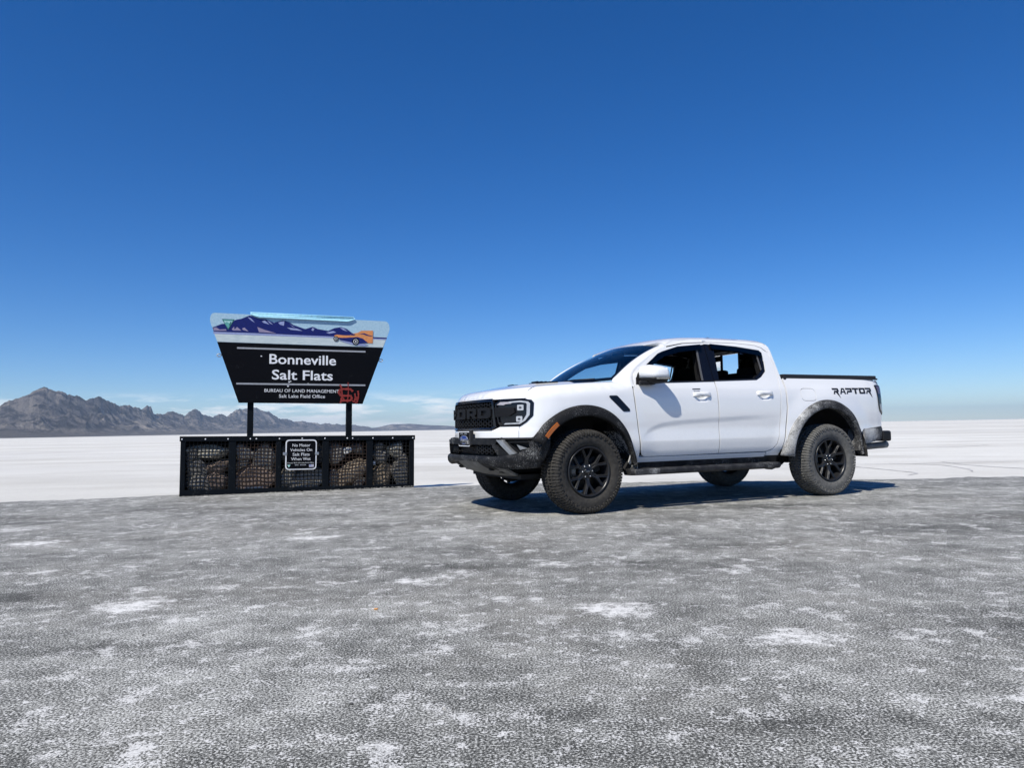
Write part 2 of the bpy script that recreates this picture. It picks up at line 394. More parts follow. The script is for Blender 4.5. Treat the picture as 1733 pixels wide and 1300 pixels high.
track([(4.5, 18.5), (6, 17.2), (9, 16.6), (13, 16.8)], .03); track([(14, 21), (18, 19.5), (22, 19.2), (27, 20)], .05)

# mountain ranges
def mountain(name, az, el, dist, front, back, nseg, ncr, rough, seed, mat):
    A = np.linspace(az[0], az[-1], nseg)
    # fine crags on the skyline
    E = np.interp(A, az, el); E = E + rough * (fbm(A * 1.7 + seed, A * 0, 7, .62)) * np.clip(E / .8, 0, 1)
    E = np.maximum(E, .02)
    Dm = np.interp(A, dist[0], dist[1])
    c = np.concatenate([-front * np.linspace(1, 0, ncr) ** 1.25, back * np.linspace(0, 1, 26)[1:]])
    AA, CC = np.meshgrid(A, c, indexing='ij'); Dg = Dm[:, None] + CC
    x = Dg * np.sin(np.radians(AA)); y = Dg * np.cos(np.radians(AA))
    H = Dm[:, None] * np.tan(np.radians(E))[:, None]
    q = np.clip(-CC / front, 0, 1); qb = np.clip(CC / back, 0, 1)
    arc = np.radians(AA) * Dm[:, None] / 1000.0
    wob = .35 * fbm(x * .0007 + seed, y * .0007, 3)
    rid = .6 * ridged(arc * 1.25 + wob + seed * 3, q * 1.1 + wob * .8, 7, .58) + .4 * ridged(x * .0016 + seed, y * .0016, 6, .6)
    rid = rid / 1.9
    # the crest heights are smoothed down the slope so that spurs, not the skyline teeth, run to the flat
    k = 41; ker = np.hanning(k); ker /= ker.sum(); Hs = np.convolve(np.pad(H[:, 0], k // 2, mode='edge'), ker, mode='valid')[:, None]
    Hm = H * np.clip(1 - q * 4, 0, 1) + Hs * (1 - np.clip(1 - q * 4, 0, 1))
    prof = np.where(CC <= 0, (1 - q) ** 1.55, (1 - qb) ** 1.3)
    gz = np.clip(q * 5, 0, 1) * np.clip((1 - q) * 2.2, 0, 1)
    h = Hm * (prof - gz * prof ** .55 * .62 * (.95 - rid) ) + Hm * .05 * fbm(x * .003, y * .003, 4) * gz
    fan = 55 * np.clip(1 - q, 0, 1) * np.clip(q * 3, 0, 1) * (1 + .6 * fbm(arc * .8, q * 2, 3))
    h = np.maximum(h, fan)
    lim = np.tan(np.radians(E))[:, None] * Dg * np.where(CC < 0, .985 - .06 * np.clip(q * 3, 0, 1), 1)
    h = np.where(CC < 0, np.minimum(h, lim), h)
    h[:, 0] = -3; h[:, -1] = -3; h = np.where(q > .985, -3, h)
    na_, nc = AA.shape
    F = [(i * nc + j, (i + 1) * nc + j, (i + 1) * nc + j + 1, i * nc + j + 1) for i in range(na_ - 1) for j in range(nc - 1)]
    o = obj(name, mesh(name, np.stack([x.ravel(), y.ravel(), h.ravel()], 1), F, True), mat)
    return tag(o, kind='structure')
MAZ = [-62, -56, -50, -45, -41, -38, -36, -34.77, -34.32, -33.64, -33.1, -32.75, -32.4, -31.91, -31.27, -30.69, -30.02, -29.6, -29.18, -28.67, -28.06, -27.45, -26.66, -26.3, -26.08, -25.89, -25.4, -24.94, -24.48, -23.93, -23.65, -23.18, -22.9, -22.71, -22.23, -21.47, -21.18, -20.6, -19.9, -18.85, -17.78, -17.01, -15.13, -13.55, -11.94, -10.97, -10.2]
MEL = [.3, .9, 1.4, 1.3, 1.75, 1.5, 1.8, 2.081, 2.403, 2.638, 2.921, 3.205, 3.275, 3.074, 2.986, 2.753, 2.468, 2.614, 2.664, 2.423, 2.08, 2.079, 1.828, 2.105, 1.975, 1.525, 1.471, 1.668, 1.563, 1.356, 1.627, 1.807, 1.651, 1.445, 1.235, 1.432, 1.326, 1.631, 1.903, 1.814, 1.241, .956, .716, .575, .497, .315, .03]
mountain('mountain_range_terrain', MAZ, MEL, ([-62, -35, -30, -26, -20, -10], [10500, 12000, 13000, 15500, 19500, 26000]), 4200, 3500, 1500, 120, .17, 1.3, M_MTN)
mountain('far_mountain_terrain', [-14, -11.13, -10.31, -9.33, -7.84, -6.68, -5.34, -3.66, -1, 1.5], [.1, .202, .303, .501, .508, .403, .328, .2, .12, .03], ([-14, 2], [26500, 27000]), 2200, 2000, 260, 30, .03, 5.1, M_MTN)

# the air itself
def haze():
    t = NT('haze air'); v = t.n('ShaderNodeVolumePrincipled'); v.inputs['Color'].default_value = (.64, .80, 1.0, 1)
    v.inputs['Density'].default_value = HAZE_D; v.inputs['Anisotropy'].default_value = 0.1
    t.l(v.outputs[0], t.out.inputs['Volume'])
    b = MB().box((0, 0, 363), (80000, 80000, 733)); o = b.build('haze', t.m); tag(o, kind='stuff')
HAZE_D = 2.4e-5
haze()
# ------------------------------------------------------------------ sign on its rock-filled cage
YAW = R(20); TILT = R(.9)
SIGN_M = Matrix.Translation((-4.58, 10.17, 0)) @ Matrix.Rotation(YAW, 4, 'Z') @ Matrix.Rotation(TILT, 4, 'Y')
def sign_frame(name):
    o = empty(name); o.matrix_world = SIGN_M; return o

def scuffed(name, c, edge=(.16, .17, .19), amt=.3, rough=.45):
    t = NT(name); a = t.noise(9, 5, .65); b = t.noise(60, 3, .6)
    m = t.math('MULTIPLY', t.ramp(a, [(.58, 0.0), (.75, 1.0)]), t.ramp(b, [(.50, 0.0), (.64, amt)]))
    return t.bsdf(t.mix(m, c, edge), t.ramp(a, [(.3, rough - .1), (.7, rough + .15)]), spec=.06)
M_SIGNBLK = scuffed('sign black', (.0035, .004, .006), (.05, .055, .065), amt=.5, rough=.6)
M_FRAME = scuffed('cage black steel', (.005, .007, .010), (.16, .17, .18), .6, .6)
M_WHITE = flat('sign white', (.70, .71, .74), .6); M_LINE = flat('sign grey line', (.30, .31, .34), .6)
t = NT('printed sky film'); M_SKYFILM = t.bsdf(t.ramp(t.noise(35, 4, .6), [(.3, (.28, .45, .57)), (.7, (.42, .58, .68))]), .5)
t = NT('printed salt film'); M_SALTFILM = t.bsdf(t.ramp(t.noise(1, 4, .6, t.mapping((8, 1, 90))), [(.3, (.40, .48, .50)), (.7, (.60, .66, .66))]), .5)
M_INK = flat('ink dark blue', (.007, .014, .12), .6, spec=.2); M_LAV = flat('ink lavender', (.26, .30, .52), .6); M_MAUVE = flat('ink mauve', (.26, .22, .33), .5)
M_ORANGE = flat('ink orange', (.62, .24, .08), .5); M_TEAL = flat('ink teal', (.10, .34, .32), .5); M_PALETEAL = flat('ink pale teal', (.40, .66, .62), .5); M_DKGREEN = flat('ink dark green', (.02, .12, .11), .5)
M_VISOR = flat('pale blue sheet', (.36, .66, .78), .35); M_RED = flat('red spray paint', (.22, .016, .012), .7, var=.3); M_GALV = flat('galvanised steel', (.42, .43, .44), .35, .8)

sign = sign_frame('information_sign')
tag(sign, 'black trapezoid sign on two posts with blue mountain artwork and white lettering', 'sign')
BF = .20                                                   # plane of the board face
def plate(name, poly, b0, th, mat, parent, holes=()):
    """flat piece on the sign: poly of (s, h), front at b0, thickness th to the back"""
    return MB().prism(poly, b0, b0 + th).build(name, mat, parent)
def rounded(poly, rads, n=6):
    out = []; m = len(poly)
    for i, p in enumerate(poly):
        r = rads[i] if isinstance(rads, (list, tuple)) else rads
        p = Vector(p); a = Vector(poly[i - 1]) - p; b = Vector(poly[(i + 1) % m]) - p
        if r <= 0: out.append((p.x, p.y)); continue
        la, lb = a.length, b.length; a.normalize(); b.normalize(); r_ = min(r, la * .49, lb * .49)
        for k in range(n + 1):
            t_ = k / n; q = (p + a * r_) * (1 - t_) ** 2 + p * 2 * t_ * (1 - t_) + (p + b * r_) * t_ ** 2
            out.append((q.x, q.y))
    return out
board = plate('board', [(.736, 1.303), (2.505, 1.303), (2.816, 2.172), (.432, 2.172)], BF, .05, M_SIGNBLK, sign)
head = plate('header_panel', rounded([(.434, 2.1722), (2.814, 2.1722), (2.915, 2.47), (2.885, 2.585), (.345, 2.592), (.325, 2.48)], [0, 0, .05, .13, .13, .06]), BF + .002, .045, M_SKYFILM, sign)
plate('salt_band', [(.440, 2.176), (2.806, 2.176), (2.868, 2.337), (.378, 2.318)], BF - .001, .003, M_SALTFILM, head)
plate('lavender_band', [(.383, 2.288), (2.862, 2.296), (2.866, 2.326), (.374, 2.318)], BF - .0025, .003, M_LAV, head)
mt = plate('painted_mountains', [(.366, 2.378), (.488, 2.434), (.613, 2.449), (.674, 2.502), (.753, 2.523), (.863, 2.576), (.991, 2.534), (1.088, 2.531), (1.202, 2.485), (1.331, 2.529), (1.414, 2.503), (1.48, 2.463), (1.647, 2.41), (1.755, 2.45), (1.832, 2.418), (1.984, 2.398), (2.069, 2.443), (2.172, 2.465), (2.259, 2.437), (2.338, 2.378), (2.47, 2.335), (2.868, 2.33), (2.862, 2.312), (2.088, 2.318), (1.648, 2.318), (.995, 2.322), (.382, 2.320)], BF - .004, .003, M_INK, head)
for mm, pl in ((M_MAUVE, [(.624, 2.363), (.654, 2.402), (.663, 2.36), (.694, 2.40), (.757, 2.348), (.64, 2.347)]), (M_MAUVE, [(.765, 2.382), (.796, 2.396), (.853, 2.339), (.773, 2.361)]), (M_MAUVE, [(.971, 2.412), (1.084, 2.371), (1.238, 2.33), (.996, 2.337)]),
               (M_LAV, [(.833, 2.551), (.881, 2.536), (.938, 2.471), (.889, 2.502)]), (M_LAV, [(1.033, 2.496), (1.073, 2.515), (1.139, 2.454), (1.058, 2.476)]), (M_LAV, [(1.26, 2.49), (1.349, 2.524), (1.342, 2.446), (1.285, 2.461)]),
               (M_LAV, [(1.384, 2.422), (1.532, 2.412), (1.608, 2.38), (1.442, 2.39)]), (M_MAUVE, [(.375, 2.369), (.414, 2.383), (.461, 2.352), (.546, 2.36), (.554, 2.339), (.384, 2.332)]),
               (M_LAV, [(1.10, 2.52), (1.14, 2.50), (1.19, 2.455), (1.15, 2.47)]), (M_LAV, [(1.42, 2.49), (1.44, 2.46), (1.50, 2.43), (1.46, 2.44)]), (M_LAV, [(2.15, 2.455), (2.2, 2.45), (2.27, 2.40), (2.2, 2.42)]), (M_LAV, [(1.75, 2.435), (1.78, 2.42), (1.76, 2.385), (1.735, 2.40)]),
               (M_LAV, [(1.95, 2.37), (2.05, 2.40), (2.1, 2.38), (2.0, 2.355)])):
    plate('rock_face', pl, BF - .0055, .003, mm, head)
em = plate('agency_emblem', [(.488, 2.506), (.66, 2.508), (.577, 2.350)], BF - .006, .003, M_DKGREEN, sign)
plate('emblem_sky', [(.507, 2.494), (.642, 2.496), (.577, 2.370)], BF - .0075, .002, M_PALETEAL, em)
plate('emblem_hill', [(.522, 2.452), (.555, 2.466), (.59, 2.45), (.622, 2.468), (.577, 2.372)], BF - .009, .002, M_TEAL, em)
plate('emblem_bar', [(.507, 2.494), (.642, 2.496), (.636, 2.482), (.513, 2.480)], BF - .009, .002, M_TEAL, em)
plate('emblem_tree', [(.600, 2.47), (.614, 2.47), (.60, 2.42), (.588, 2.415)], BF - .0105, .002, M_DKGREEN, em)
car = plate('painted_racing_car', [(2.071, 2.300), (2.076, 2.335), (2.107, 2.347), (2.217, 2.339), (2.302, 2.342), (2.351, 2.372), (2.425, 2.388), (2.474, 2.421), (2.652, 2.430), (2.649, 2.236), (2.575, 2.234), (2.40, 2.26), (2.156, 2.28)], BF - .007, .003, M_ORANGE, head)
plate('car_shade', [(2.145, 2.262), (2.345, 2.240), (2.587, 2.205), (2.525, 2.188), (2.352, 2.200), (2.2, 2.24)], BF - .0065, .003, M_LAV, head)
def disc(c, r, n=20): return [(c[0] + r * math.cos(2 * math.pi * k / n), c[1] + r * math.sin(2 * math.pi * k / n)) for k in range(n)]
plate('car_flank', [(2.12, 2.302), (2.20, 2.300), (2.33, 2.312), (2.42, 2.322), (2.50, 2.300), (2.575, 2.238), (2.43, 2.216), (2.328, 2.237), (2.157, 2.268)], BF - .0085, .003, M_INK, head)
plate('car_canopy', [(2.31, 2.344), (2.345, 2.368), (2.385, 2.362), (2.37, 2.345)], BF - .0085, .003, M_INK, head)
plate('car_stripe', [(2.43, 2.372), (2.52, 2.385), (2.58, 2.36), (2.645, 2.345), (2.645, 2.338), (2.56, 2.348), (2.50, 2.368)], BF - .0085, .003, M_INK, head)
for c_, r_ in (((2.096, 2.282), .038), ((2.391, 2.252), .055)):
    plate('car_tyre', disc(c_, r_), BF - .010, .003, M_SIGNBLK, head); plate('car_wheel_ring', disc(c_, r_ * .66), BF - .0115, .003, M_WHITE, head); plate('car_wheel_hub', disc(c_, r_ * .52), BF - .013, .003, M_SIGNBLK, head); plate('car_wheel_cap', disc(c_, r_ * .2), BF - .0145, .003, M_WHITE, head)
# folded sheet over the top edge, sticking out towards the viewer
vz = MB()
V = [(.874, BF + .006, 2.630), (2.353, BF + .006, 2.632), (2.379, BF - .020, 2.592), (2.267, BF - .028, 2.550), (.985, BF - .028, 2.555), (.874, BF - .018, 2.590)]
V2 = [(a, b + .006, c - .002) for a, b, c in V]
vz.add(V + V2, [(0, 1, 2, 3, 4, 5), (11, 10, 9, 8, 7, 6)] + [(i, i + 6, (i + 1) % 6 + 6, (i + 1) % 6) for i in range(6)])
vs = vz.build('top_visor', M_VISOR, sign)
for k in range(3):
    f0 = .25 + .25 * k
    a = [V[0][i] * (1 - f0) + V[5][i] * f0 if k < 2 else V[0][i] * .3 + V[4][i] * .7 for i in range(3)]; b = [V[1][i] * (1 - f0) + V[2][i] * f0 for i in range(3)]
    MB().tube([(a[0] + .01, a[1] - .003, a[2]), (b[0] - .01, b[1] - .003, b[2])], .004, 6).build('visor_rib', M_VISOR, vs)
for s0 in (.900, 2.313):
    MB().box((s0, BF + .095, .67), (.085, .085, 1.27), bevel=.004).build('post', M_FRAME, sign)
    MB().box((s0, BF + .095, 1.945), (.085, .085, 1.27), bevel=.004).build('post_upper', M_FRAME, sign)
plate('line', [(.701, 2.083), (2.541, 2.089), (2.541, 2.113), (.701, 2.107)], BF - .003, .004, M_LINE, board)
plate('line', [(.700, 1.566), (2.542, 1.574), (2.542, 1.598), (.700, 1.590)], BF - .003, .004, M_LINE, board)

def text_mesh(body, s0, s1, h0, h1, b0, mat, parent, name, bold=.02, space=1.0, cap_only=False):
    """lettering fitted to the box s0..s1, h0..h1 (h1 = top of the capitals)"""
    cu = bpy.data.curves.new(name, 'FONT'); cu.body = body; cu.size = 1; cu.offset = bold; cu.extrude = .002; cu.space_character = space
    cu.resolution_u = 3
    tmp = bpy.data.objects.new('tmp', cu); COL.objects.link(tmp); bpy.context.view_layer.update()
    me = bpy.data.meshes.new_from_object(tmp.evaluated_get(bpy.context.evaluated_depsgraph_get()))
    bpy.data.objects.remove(tmp)
    n = len(me.vertices); co = np.zeros(n * 3); me.vertices.foreach_get('co', co); co = co.reshape(n, 3)
    x0, x1 = co[:, 0].min(), co[:, 0].max(); y1 = co[:, 1].max(); y0 = -bold
    X = s0 + (co[:, 0] - x0) / (x1 - x0) * (s1 - s0); Hh = h0 + (co[:, 1] - y0) / (y1 - y0) * (h1 - h0)
    me.vertices.foreach_set('co', np.stack([X, b0 - co[:, 2] * .8, Hh], 1).ravel().astype(np.float32)); me.update(); me.name = name
    return tag(obj(name, me, mat, parent), kind='stuff')
def letters_mesh(body, s0, s1, h0, h1, b0, mat, parent, name, bold):
    whole = text_mesh(body, s0, s1, h0, h1, b0, mat, parent, name, bold); me = whole.data
    V = np.array([v.co[:] for v in me.vertices]); F = [tuple(p.vertices) for p in me.polygons]
    key = {}; rep = [key.setdefault((round(x, 5), round(y, 5), round(z, 5)), i) for i, (x, y, z) in enumerate(V)]; par = list(range(len(V)))
    def find(a):
        while par[a] != a: par[a] = par[par[a]]; a = par[a]
        return a
    for f in F:
        for a in f: par[find(rep[a])] = find(rep[f[0]])
    isl = {}
    for k, f in enumerate(F): isl.setdefault(find(rep[f[0]]), []).append(k)
    L = sorted(([min(V[i, 0] for k in ks for i in F[k]), max(V[i, 0] for k in ks for i in F[k]), ks] for ks in isl.values()), key=lambda q: q[0]); out = []
    for a, b, ks in L:
        if out and a < out[-1][1] - .004: out[-1][1] = max(b, out[-1][1]); out[-1][2] = out[-1][2] + ks
        else: out.append([a, b, list(ks)])
    for a, b, ks in out:
        ids = sorted({i for k in ks for i in F[k]}); mp_ = {i: j for j, i in enumerate(ids)}
        o_ = obj('letter', mesh('letter', V[ids], [tuple(mp_[i] for i in F[k]) for k in ks]), mat, parent)
    bpy.data.objects.remove(whole)
letters_mesh('Bonneville', 1.147, 2.102, 1.878, 2.022, BF - .003, M_WHITE, board, 'lettering', .014)
letters_mesh('Salt Flats', 1.186, 2.056, 1.648, 1.793, BF - .003, M_WHITE, board, 'lettering', .014)
text_mesh('BUREAU OF LAND MANAGEMENT', 1.086, 2.152, 1.463, 1.510, BF - .003, M_WHITE, board, 'lettering', .0)
text_mesh('Salt Lake Field Office', 1.289, 1.946, 1.382, 1.432, BF - .003, M_WHITE, board, 'lettering', .0)
# chips where the black film is gone
for c_, r_ in (((1.035, 1.985), .014), ((1.43, 1.615), .017), ((1.415, 1.552), .016), ((1.452, 1.625), .011), ((1.70, 1.60), .008)):
    plate('bare_spot', [(c_[0] + r_ * q * math.cos(a), c_[1] + r_ * q * math.sin(a) * .8) for q, a in zip((1, .7, 1.1, .8, .9, .6), [k * math.pi / 3 for k in range(6)])], BF - .0046, .004, M_WHITE, board)
# red sprayed scrawl
def stroke(pts, w, b0, name, parent, mat):
    P = np.array(pts, float); n = len(P)
    if n > 2:
        tt = np.linspace(0, 1, n); ts = np.linspace(0, 1, n * 5); X, Y = pchip(tt, P[:, 0])(ts), pchip(tt, P[:, 1])(ts)
    else: X, Y = P[:, 0], P[:, 1]
    dx, dy = np.gradient(X), np.gradient(Y); L = np.maximum(np.hypot(dx, dy), 1e-6); nx, ny = -dy / L, dx / L
    ww = w * (1 + .25 * np.sin(np.arange(len(X)) * 1.7))
    m = MB(); V = []; F = []
    for k in range(len(X)):
        V += [(X[k] - nx[k] * ww[k], b0, Y[k] - ny[k] * ww[k]), (X[k] + nx[k] * ww[k], b0, Y[k] + ny[k] * ww[k])]
    for k in range(len(X) - 1): F.append((2 * k, 2 * k + 1, 2 * k + 3, 2 * k + 2))
    return m.add(V, F).build(name, mat, parent, fix=False)
for i, (pl, w) in enumerate((([(2.357, 1.489), (2.311, 1.521), (2.21, 1.524), (2.156, 1.486), (2.166, 1.431), (2.23, 1.422), (2.312, 1.423), (2.34, 1.386), (2.303, 1.349), (2.185, 1.348)], .015), ([(2.164, 1.589), (2.183, 1.542), (2.195, 1.43), (2.172, 1.312)], .012),
                             ([(2.282, 1.627), (2.288, 1.488), (2.276, 1.321)], .007), ([(2.43, 1.50), (2.44, 1.434), (2.414, 1.322), (2.388, 1.325)], .011), ([(2.385, 1.46), (2.392, 1.40), (2.37, 1.33), (2.35, 1.36)], .010), ([(2.43, 1.39), (2.40, 1.40), (2.405, 1.35)], .012), ([(2.16, 1.52), (2.14, 1.47), (2.20, 1.40), (2.24, 1.34)], .010))):
    stroke(pl, w, BF - .0062 - .0006 * i, 'spray_scrawl', board, M_RED)
for s0, h0, d in ((.462, 1.994, -1), (2.778, 1.988, 1)):
    MB().tube([(s0 + d * .03 * math.cos(a) , BF + .02 + .0 * a, h0 - .012 + .02 * math.sin(a) ) for a in [k * math.pi / 6 for k in range(13)]], .007, 6).build('eye_bolt', M_GALV, sign)

# cage
cage = sign_frame('gabion_cage'); tag(cage, 'low black steel cage with wire mesh front holding rocks under the sign', 'rock cage')
L_, H_, T_ = 3.26, .82, .46
def cbox(name, s0, s1, b0, b1, h0, h1, mat=M_FRAME, bev=.003): return MB().box(((s0 + s1) / 2, (b0 + b1) / 2, (h0 + h1) / 2), (s1 - s0, b1 - b0, h1 - h0), bevel=bev, seg=1).build(name, mat, cage)
cbox('top_rail', -.012, L_ + .012, -.006, .016, .752, .824); cbox('lid', -.010, L_ + .010, .0165, T_, .808, .822)
cbox('bottom_rail', 0, L_, 0, .014, -.035, .085); cbox('added_back_sheet', 0, L_, T_ - .02, T_, -.035, .806)  # solid back sheet added to block light, keeping gaps between rocks black
for s0, s1 in ((0, .064), (.622, .716), (1.252, 1.324), (1.902, 1.992), (2.540, 2.634), (3.190, L_)): cbox('upright', s0, s1, .001, .0155, .0855, .7515)
for s0 in (0, L_ - .012): cbox('end_panel', s0, s0 + .012, .017, T_ - .021, -.035, .805)
for s0 in (.018, .317, .611, .905, .985, 1.299, 1.613, 1.934, 2.255, 2.334, 2.633, 2.93, 3.238):
    m = MB(); m.lathe_y([(0.0, -.014), (.006, -.013), (.010, -.008), (.0105, -.006)], 10, (s0, 0, .783)); m.build('bolt', M_WHITE, cage)
bays = ((.064, .622), (.716, 1.252), (1.324, 1.902), (1.992, 2.540), (2.634, 3.190))
rw = random.Random(3)
M_WIRE = flat('dark wire', (.008, .008, .008), .6, spec=.2); M_WIRE2 = flat('rusty wire', (.025, .015, .011), .7, spec=.2)
for i, (s0, s1) in enumerate(bays):
    m = MB(); n = 11; mv = 13
    for k in range(n + 1):
        s_ = s0 + (s1 - s0) * k / n; m.tube([(s_ + rw.uniform(-.003, .003), .022 + .004 * math.sin(j * 2.1 + k), .0 + .76 * j / 4) for j in range(5)], .0058, 5, False)
    for k in range(mv + 1):
        h_ = .075 + (.69) * k / mv; m.tube([(s0 - .01 + (s1 - s0 + .02) * j / 6, .024 + .004 * math.sin(j * 1.7 + k), h_ + rw.uniform(-.004, .004)) for j in range(7)], .0058, 5, False)
    tag(m.build('wire_mesh', M_WIRE2 if i in (1, 3) else M_WIRE, cage), kind='stuff')

def rock_mat(name, c):
    t = NT(name); a = t.noise(7, 6, .65); b = t.noise(40, 4, .6)
    col = t.ramp(a, [(.3, tuple(x * .55 for x in c)), (.5, c), (.72, tuple(min(1, x * 1.5) for x in c))])
    return t.bsdf(t.mix(t.ramp(b, [(.40, .4), (.58, 0.0)]), col, tuple(x * .45 for x in c)), .9, normal=t.bump(t.noise(22, 6, .7), .6, .02))
M_ROCK = {'pale': rock_mat('pale limestone', (.42, .39, .32)), 'grey': rock_mat('grey rock', (.225, .21, .19)), 'brown': rock_mat('red-brown rock', (.25, .185, .15)), 'tan': rock_mat('tan rock', (.36, .28, .20)), 'dark': rock_mat('dark rock', (.12, .115, .11)), 'white': rock_mat('white rock', (.75, .74, .70))}
def rock_mesh(seed, sx, sy, sz, rot):
    bm = bmesh.new(); bmesh.ops.create_icosphere(bm, subdivisions=3, radius=1); rr = random.Random(seed)
    planes = [(Vector((rr.uniform(-1, 1), rr.uniform(-1, 1), rr.uniform(-1, 1))).normalized(), rr.uniform(.50, .80)) for _ in range(17)]
    planes += [(Vector((rr.uniform(-.12, .12), -1, rr.uniform(-.2, .1))).normalized(), .50), (Vector((rr.uniform(-.2, .2), rr.uniform(-.2, .2), 1)).normalized(), .72), (Vector((1, rr.uniform(-.3, .3), 0)).normalized(), .8), (Vector((-1, rr.uniform(-.3, .3), 0)).normalized(), .8)]
    q = Matrix.Rotation(rot, 3, 'Y')
    for v in bm.verts:
        for n_, d in planes:
            e = v.co.dot(n_) - d
            if e > 0: v.co -= n_ * e
        v.co *= 1 + .05 * mnoise.noise(v.co * 3 + Vector((seed, 0, 0)))
        v.co = q @ Vector((v.co.x * sx * 1.28, v.co.y * sy * 1.28, v.co.z * sz * 1.28))
    me = bpy.data.meshes.new('rock'); bm.to_mesh(me); bm.free(); return me
# s, h, half width, half height, turn, kind, label
ROCKS = [(.37, .605, .24, .085, -.05, 'pale', 'broad pale flat rock at the top of the leftmost cage bay'), (.13, .55, .06, .09, .3, 'dark', 'small dark rock at the upper left corner of the leftmost cage bay'),
         (.20, .40, .13, .10, .2, 'grey', 'mid-sized grey rock at the left middle of the leftmost cage bay'), (.47, .385, .15, .085, -.1, 'brown', 'brown rock at the right middle of the leftmost cage bay'),
         (.22, .19, .16, .11, 0, 'grey', 'grey rock at the bottom left of the leftmost cage bay'), (.50, .18, .12, .11, .1, 'brown', 'reddish rock at the bottom right of the leftmost cage bay'),
         (.83, .57, .11, .10, .5, 'grey', 'tilted grey rock at the upper left of the second cage bay'), (1.08, .51, .16, .18, .1, 'grey', 'big upright grey rock at the upper right of the second cage bay'), (.80, .42, .09, .05, -.3, 'dark', 'dark shard at the left middle of the second cage bay'),
         (.985, .22, .265, .165, .0, 'brown', 'largest brown block along the bottom of the second cage bay'),
         (1.61, .57, .26, .16, 0, 'dark', 'dark rock behind the small notice in the middle cage bay'), (1.41, .26, .09, .12, .3, 'grey', 'narrow grey rock at the lower left of the middle cage bay'), (1.68, .21, .20, .16, -.05, 'grey', 'wide grey block at the bottom right of the middle cage bay'),
         (2.10, .56, .11, .15, .1, 'grey', 'grey block at the upper left of the fourth cage bay'), (2.29, .24, .33, .125, -.72, 'tan', 'long tan slab leaning diagonally across the fourth cage bay'), (2.255, .60, .055, .045, .2, 'white', 'small bright white rock near the top of the fourth cage bay'),
         (2.42, .625, .11, .06, .1, 'dark', 'dark rock at the upper right of the fourth cage bay'), (2.05, .20, .06, .10, 0, 'dark', 'dark rock at the lower left of the fourth cage bay'), (2.46, .12, .08, .05, -.7, 'dark', 'small dark rock in the bottom right corner of the fourth cage bay'),
         (2.76, .50, .12, .10, .2, 'grey', 'grey rock at the upper left of the rightmost cage bay'), (2.99, .62, .13, .08, -.2, 'pale', 'pale rock at the top of the rightmost cage bay'), (2.79, .22, .15, .15, .1, 'tan', 'tan rock at the lower left of the rightmost cage bay'),
         (3.06, .27, .13, .19, -.1, 'grey', 'tall grey rock at the lower right of the rightmost cage bay'), (2.75, .65, .08, .06, .3, 'dark', 'small dark rock in the upper left corner of the rightmost cage bay'), (3.09, .50, .08, .06, .4, 'grey', 'small grey rock at the right middle of the rightmost cage bay'), (2.665, .41, .022, .025, .4, 'white', 'tiny white stone at the left edge of the rightmost cage bay')]
for i, (s_, h_, sx, sz, ro, kd, lb) in enumerate(ROCKS):
    me = rock_mesh(i * 13 + 5, sx * 1.28, .13 if sx > .06 else sx, sz * 1.38, ro); o = obj('rock', me, M_ROCK[kd])
    ymin = min(v.co.y for v in me.vertices)
    o.matrix_world = SIGN_M @ Matrix.Translation((s_, .038 - ymin, h_)); tag(o, lb, 'rock', 'rocks in the cage')
me = mesh('paper_scrap', [(s, b, h) for s, b, h in ((.84, .03, .095), (1.08, .03, .108), (1.085, .045, .088), (.845, .045, .078), (.84, .032, .092), (1.08, .032, .105), (1.085, .047, .085), (.845, .047, .075))], [(0, 1, 2, 3), (7, 6, 5, 4), (0, 3, 7, 4), (1, 0, 4, 5), (2, 1, 5, 6), (3, 2, 6, 7)])
o = obj('paper_scrap', me, M_WHITE); o.matrix_world = SIGN_M; tag(o, 'thin white scrap lying at the foot of the second cage bay', 'litter')

# small notice
no = sign_frame('notice_sign'); tag(no, 'small black notice with white border bolted to the front of the cage', 'sign')
NB = -.035
bp = plate('notice_plate', rounded([(1.380, .336), (1.812, .336), (1.816, .768), (1.382, .769)], .055), NB, .004, M_WHITE, no)
plate('notice_face', rounded([(1.396, .352), (1.796, .352), (1.800, .752), (1.398, .753)], .045), NB - .002, .003, M_SIGNBLK, no)
for s0 in (1.376, 1.820): MB().box((s0, NB + .012, .566), (.058, .034, .044), bevel=.008).build('clamp', M_GALV, no)
for body, s0, s1, h0, h1, bo in (('No Motor', 1.476, 1.724, .668, .708, .0), ('Vehicles On', 1.446, 1.750, .602, .642, .0), ('Salt Flats', 1.480, 1.716, .536, .578, .0), ('When Wet', 1.460, 1.729, .472, .512, .0), ('Contact BLM Salt Lake Field Office', 1.406, 1.776, .429, .443, .0), ):
    text_mesh(body, s0, s1, h0, h1, NB - .0025, M_WHITE, no, 'lettering', bo)
for k in range(9):
    if k == 3: continue
    s0 = 1.514 + k * .0175; plate('worn_digit', [(s0, .398), (s0 + .012, .398), (s0 + .012, .412), (s0, .412)], NB - .004, .002, M_LINE, no)
e2 = plate('notice_emblem', [(1.407, .408), (1.451, .408), (1.430, .371)], NB - .004, .002, M_PALETEAL, no)
fg = plate('flag', [(1.710, .370), (1.777, .371), (1.777, .409), (1.710, .408)], NB - .004, .002, M_WHITE, no)
plate('flag_canton', [(1.711, .389), (1.740, .389), (1.740, .4075), (1.711, .4075)], NB - .0055, .002, M_LAV, fg)
for k in range(3): plate('flag_stripe', [(1.711 if k < 2 else 1.741, .375 + k * .011), (1.776, .375 + k * .011), (1.776, .380 + k * .011), (1.711 if k < 2 else 1.741, .380 + k * .011)], NB - .0055, .002, M_MAUVE, fg)
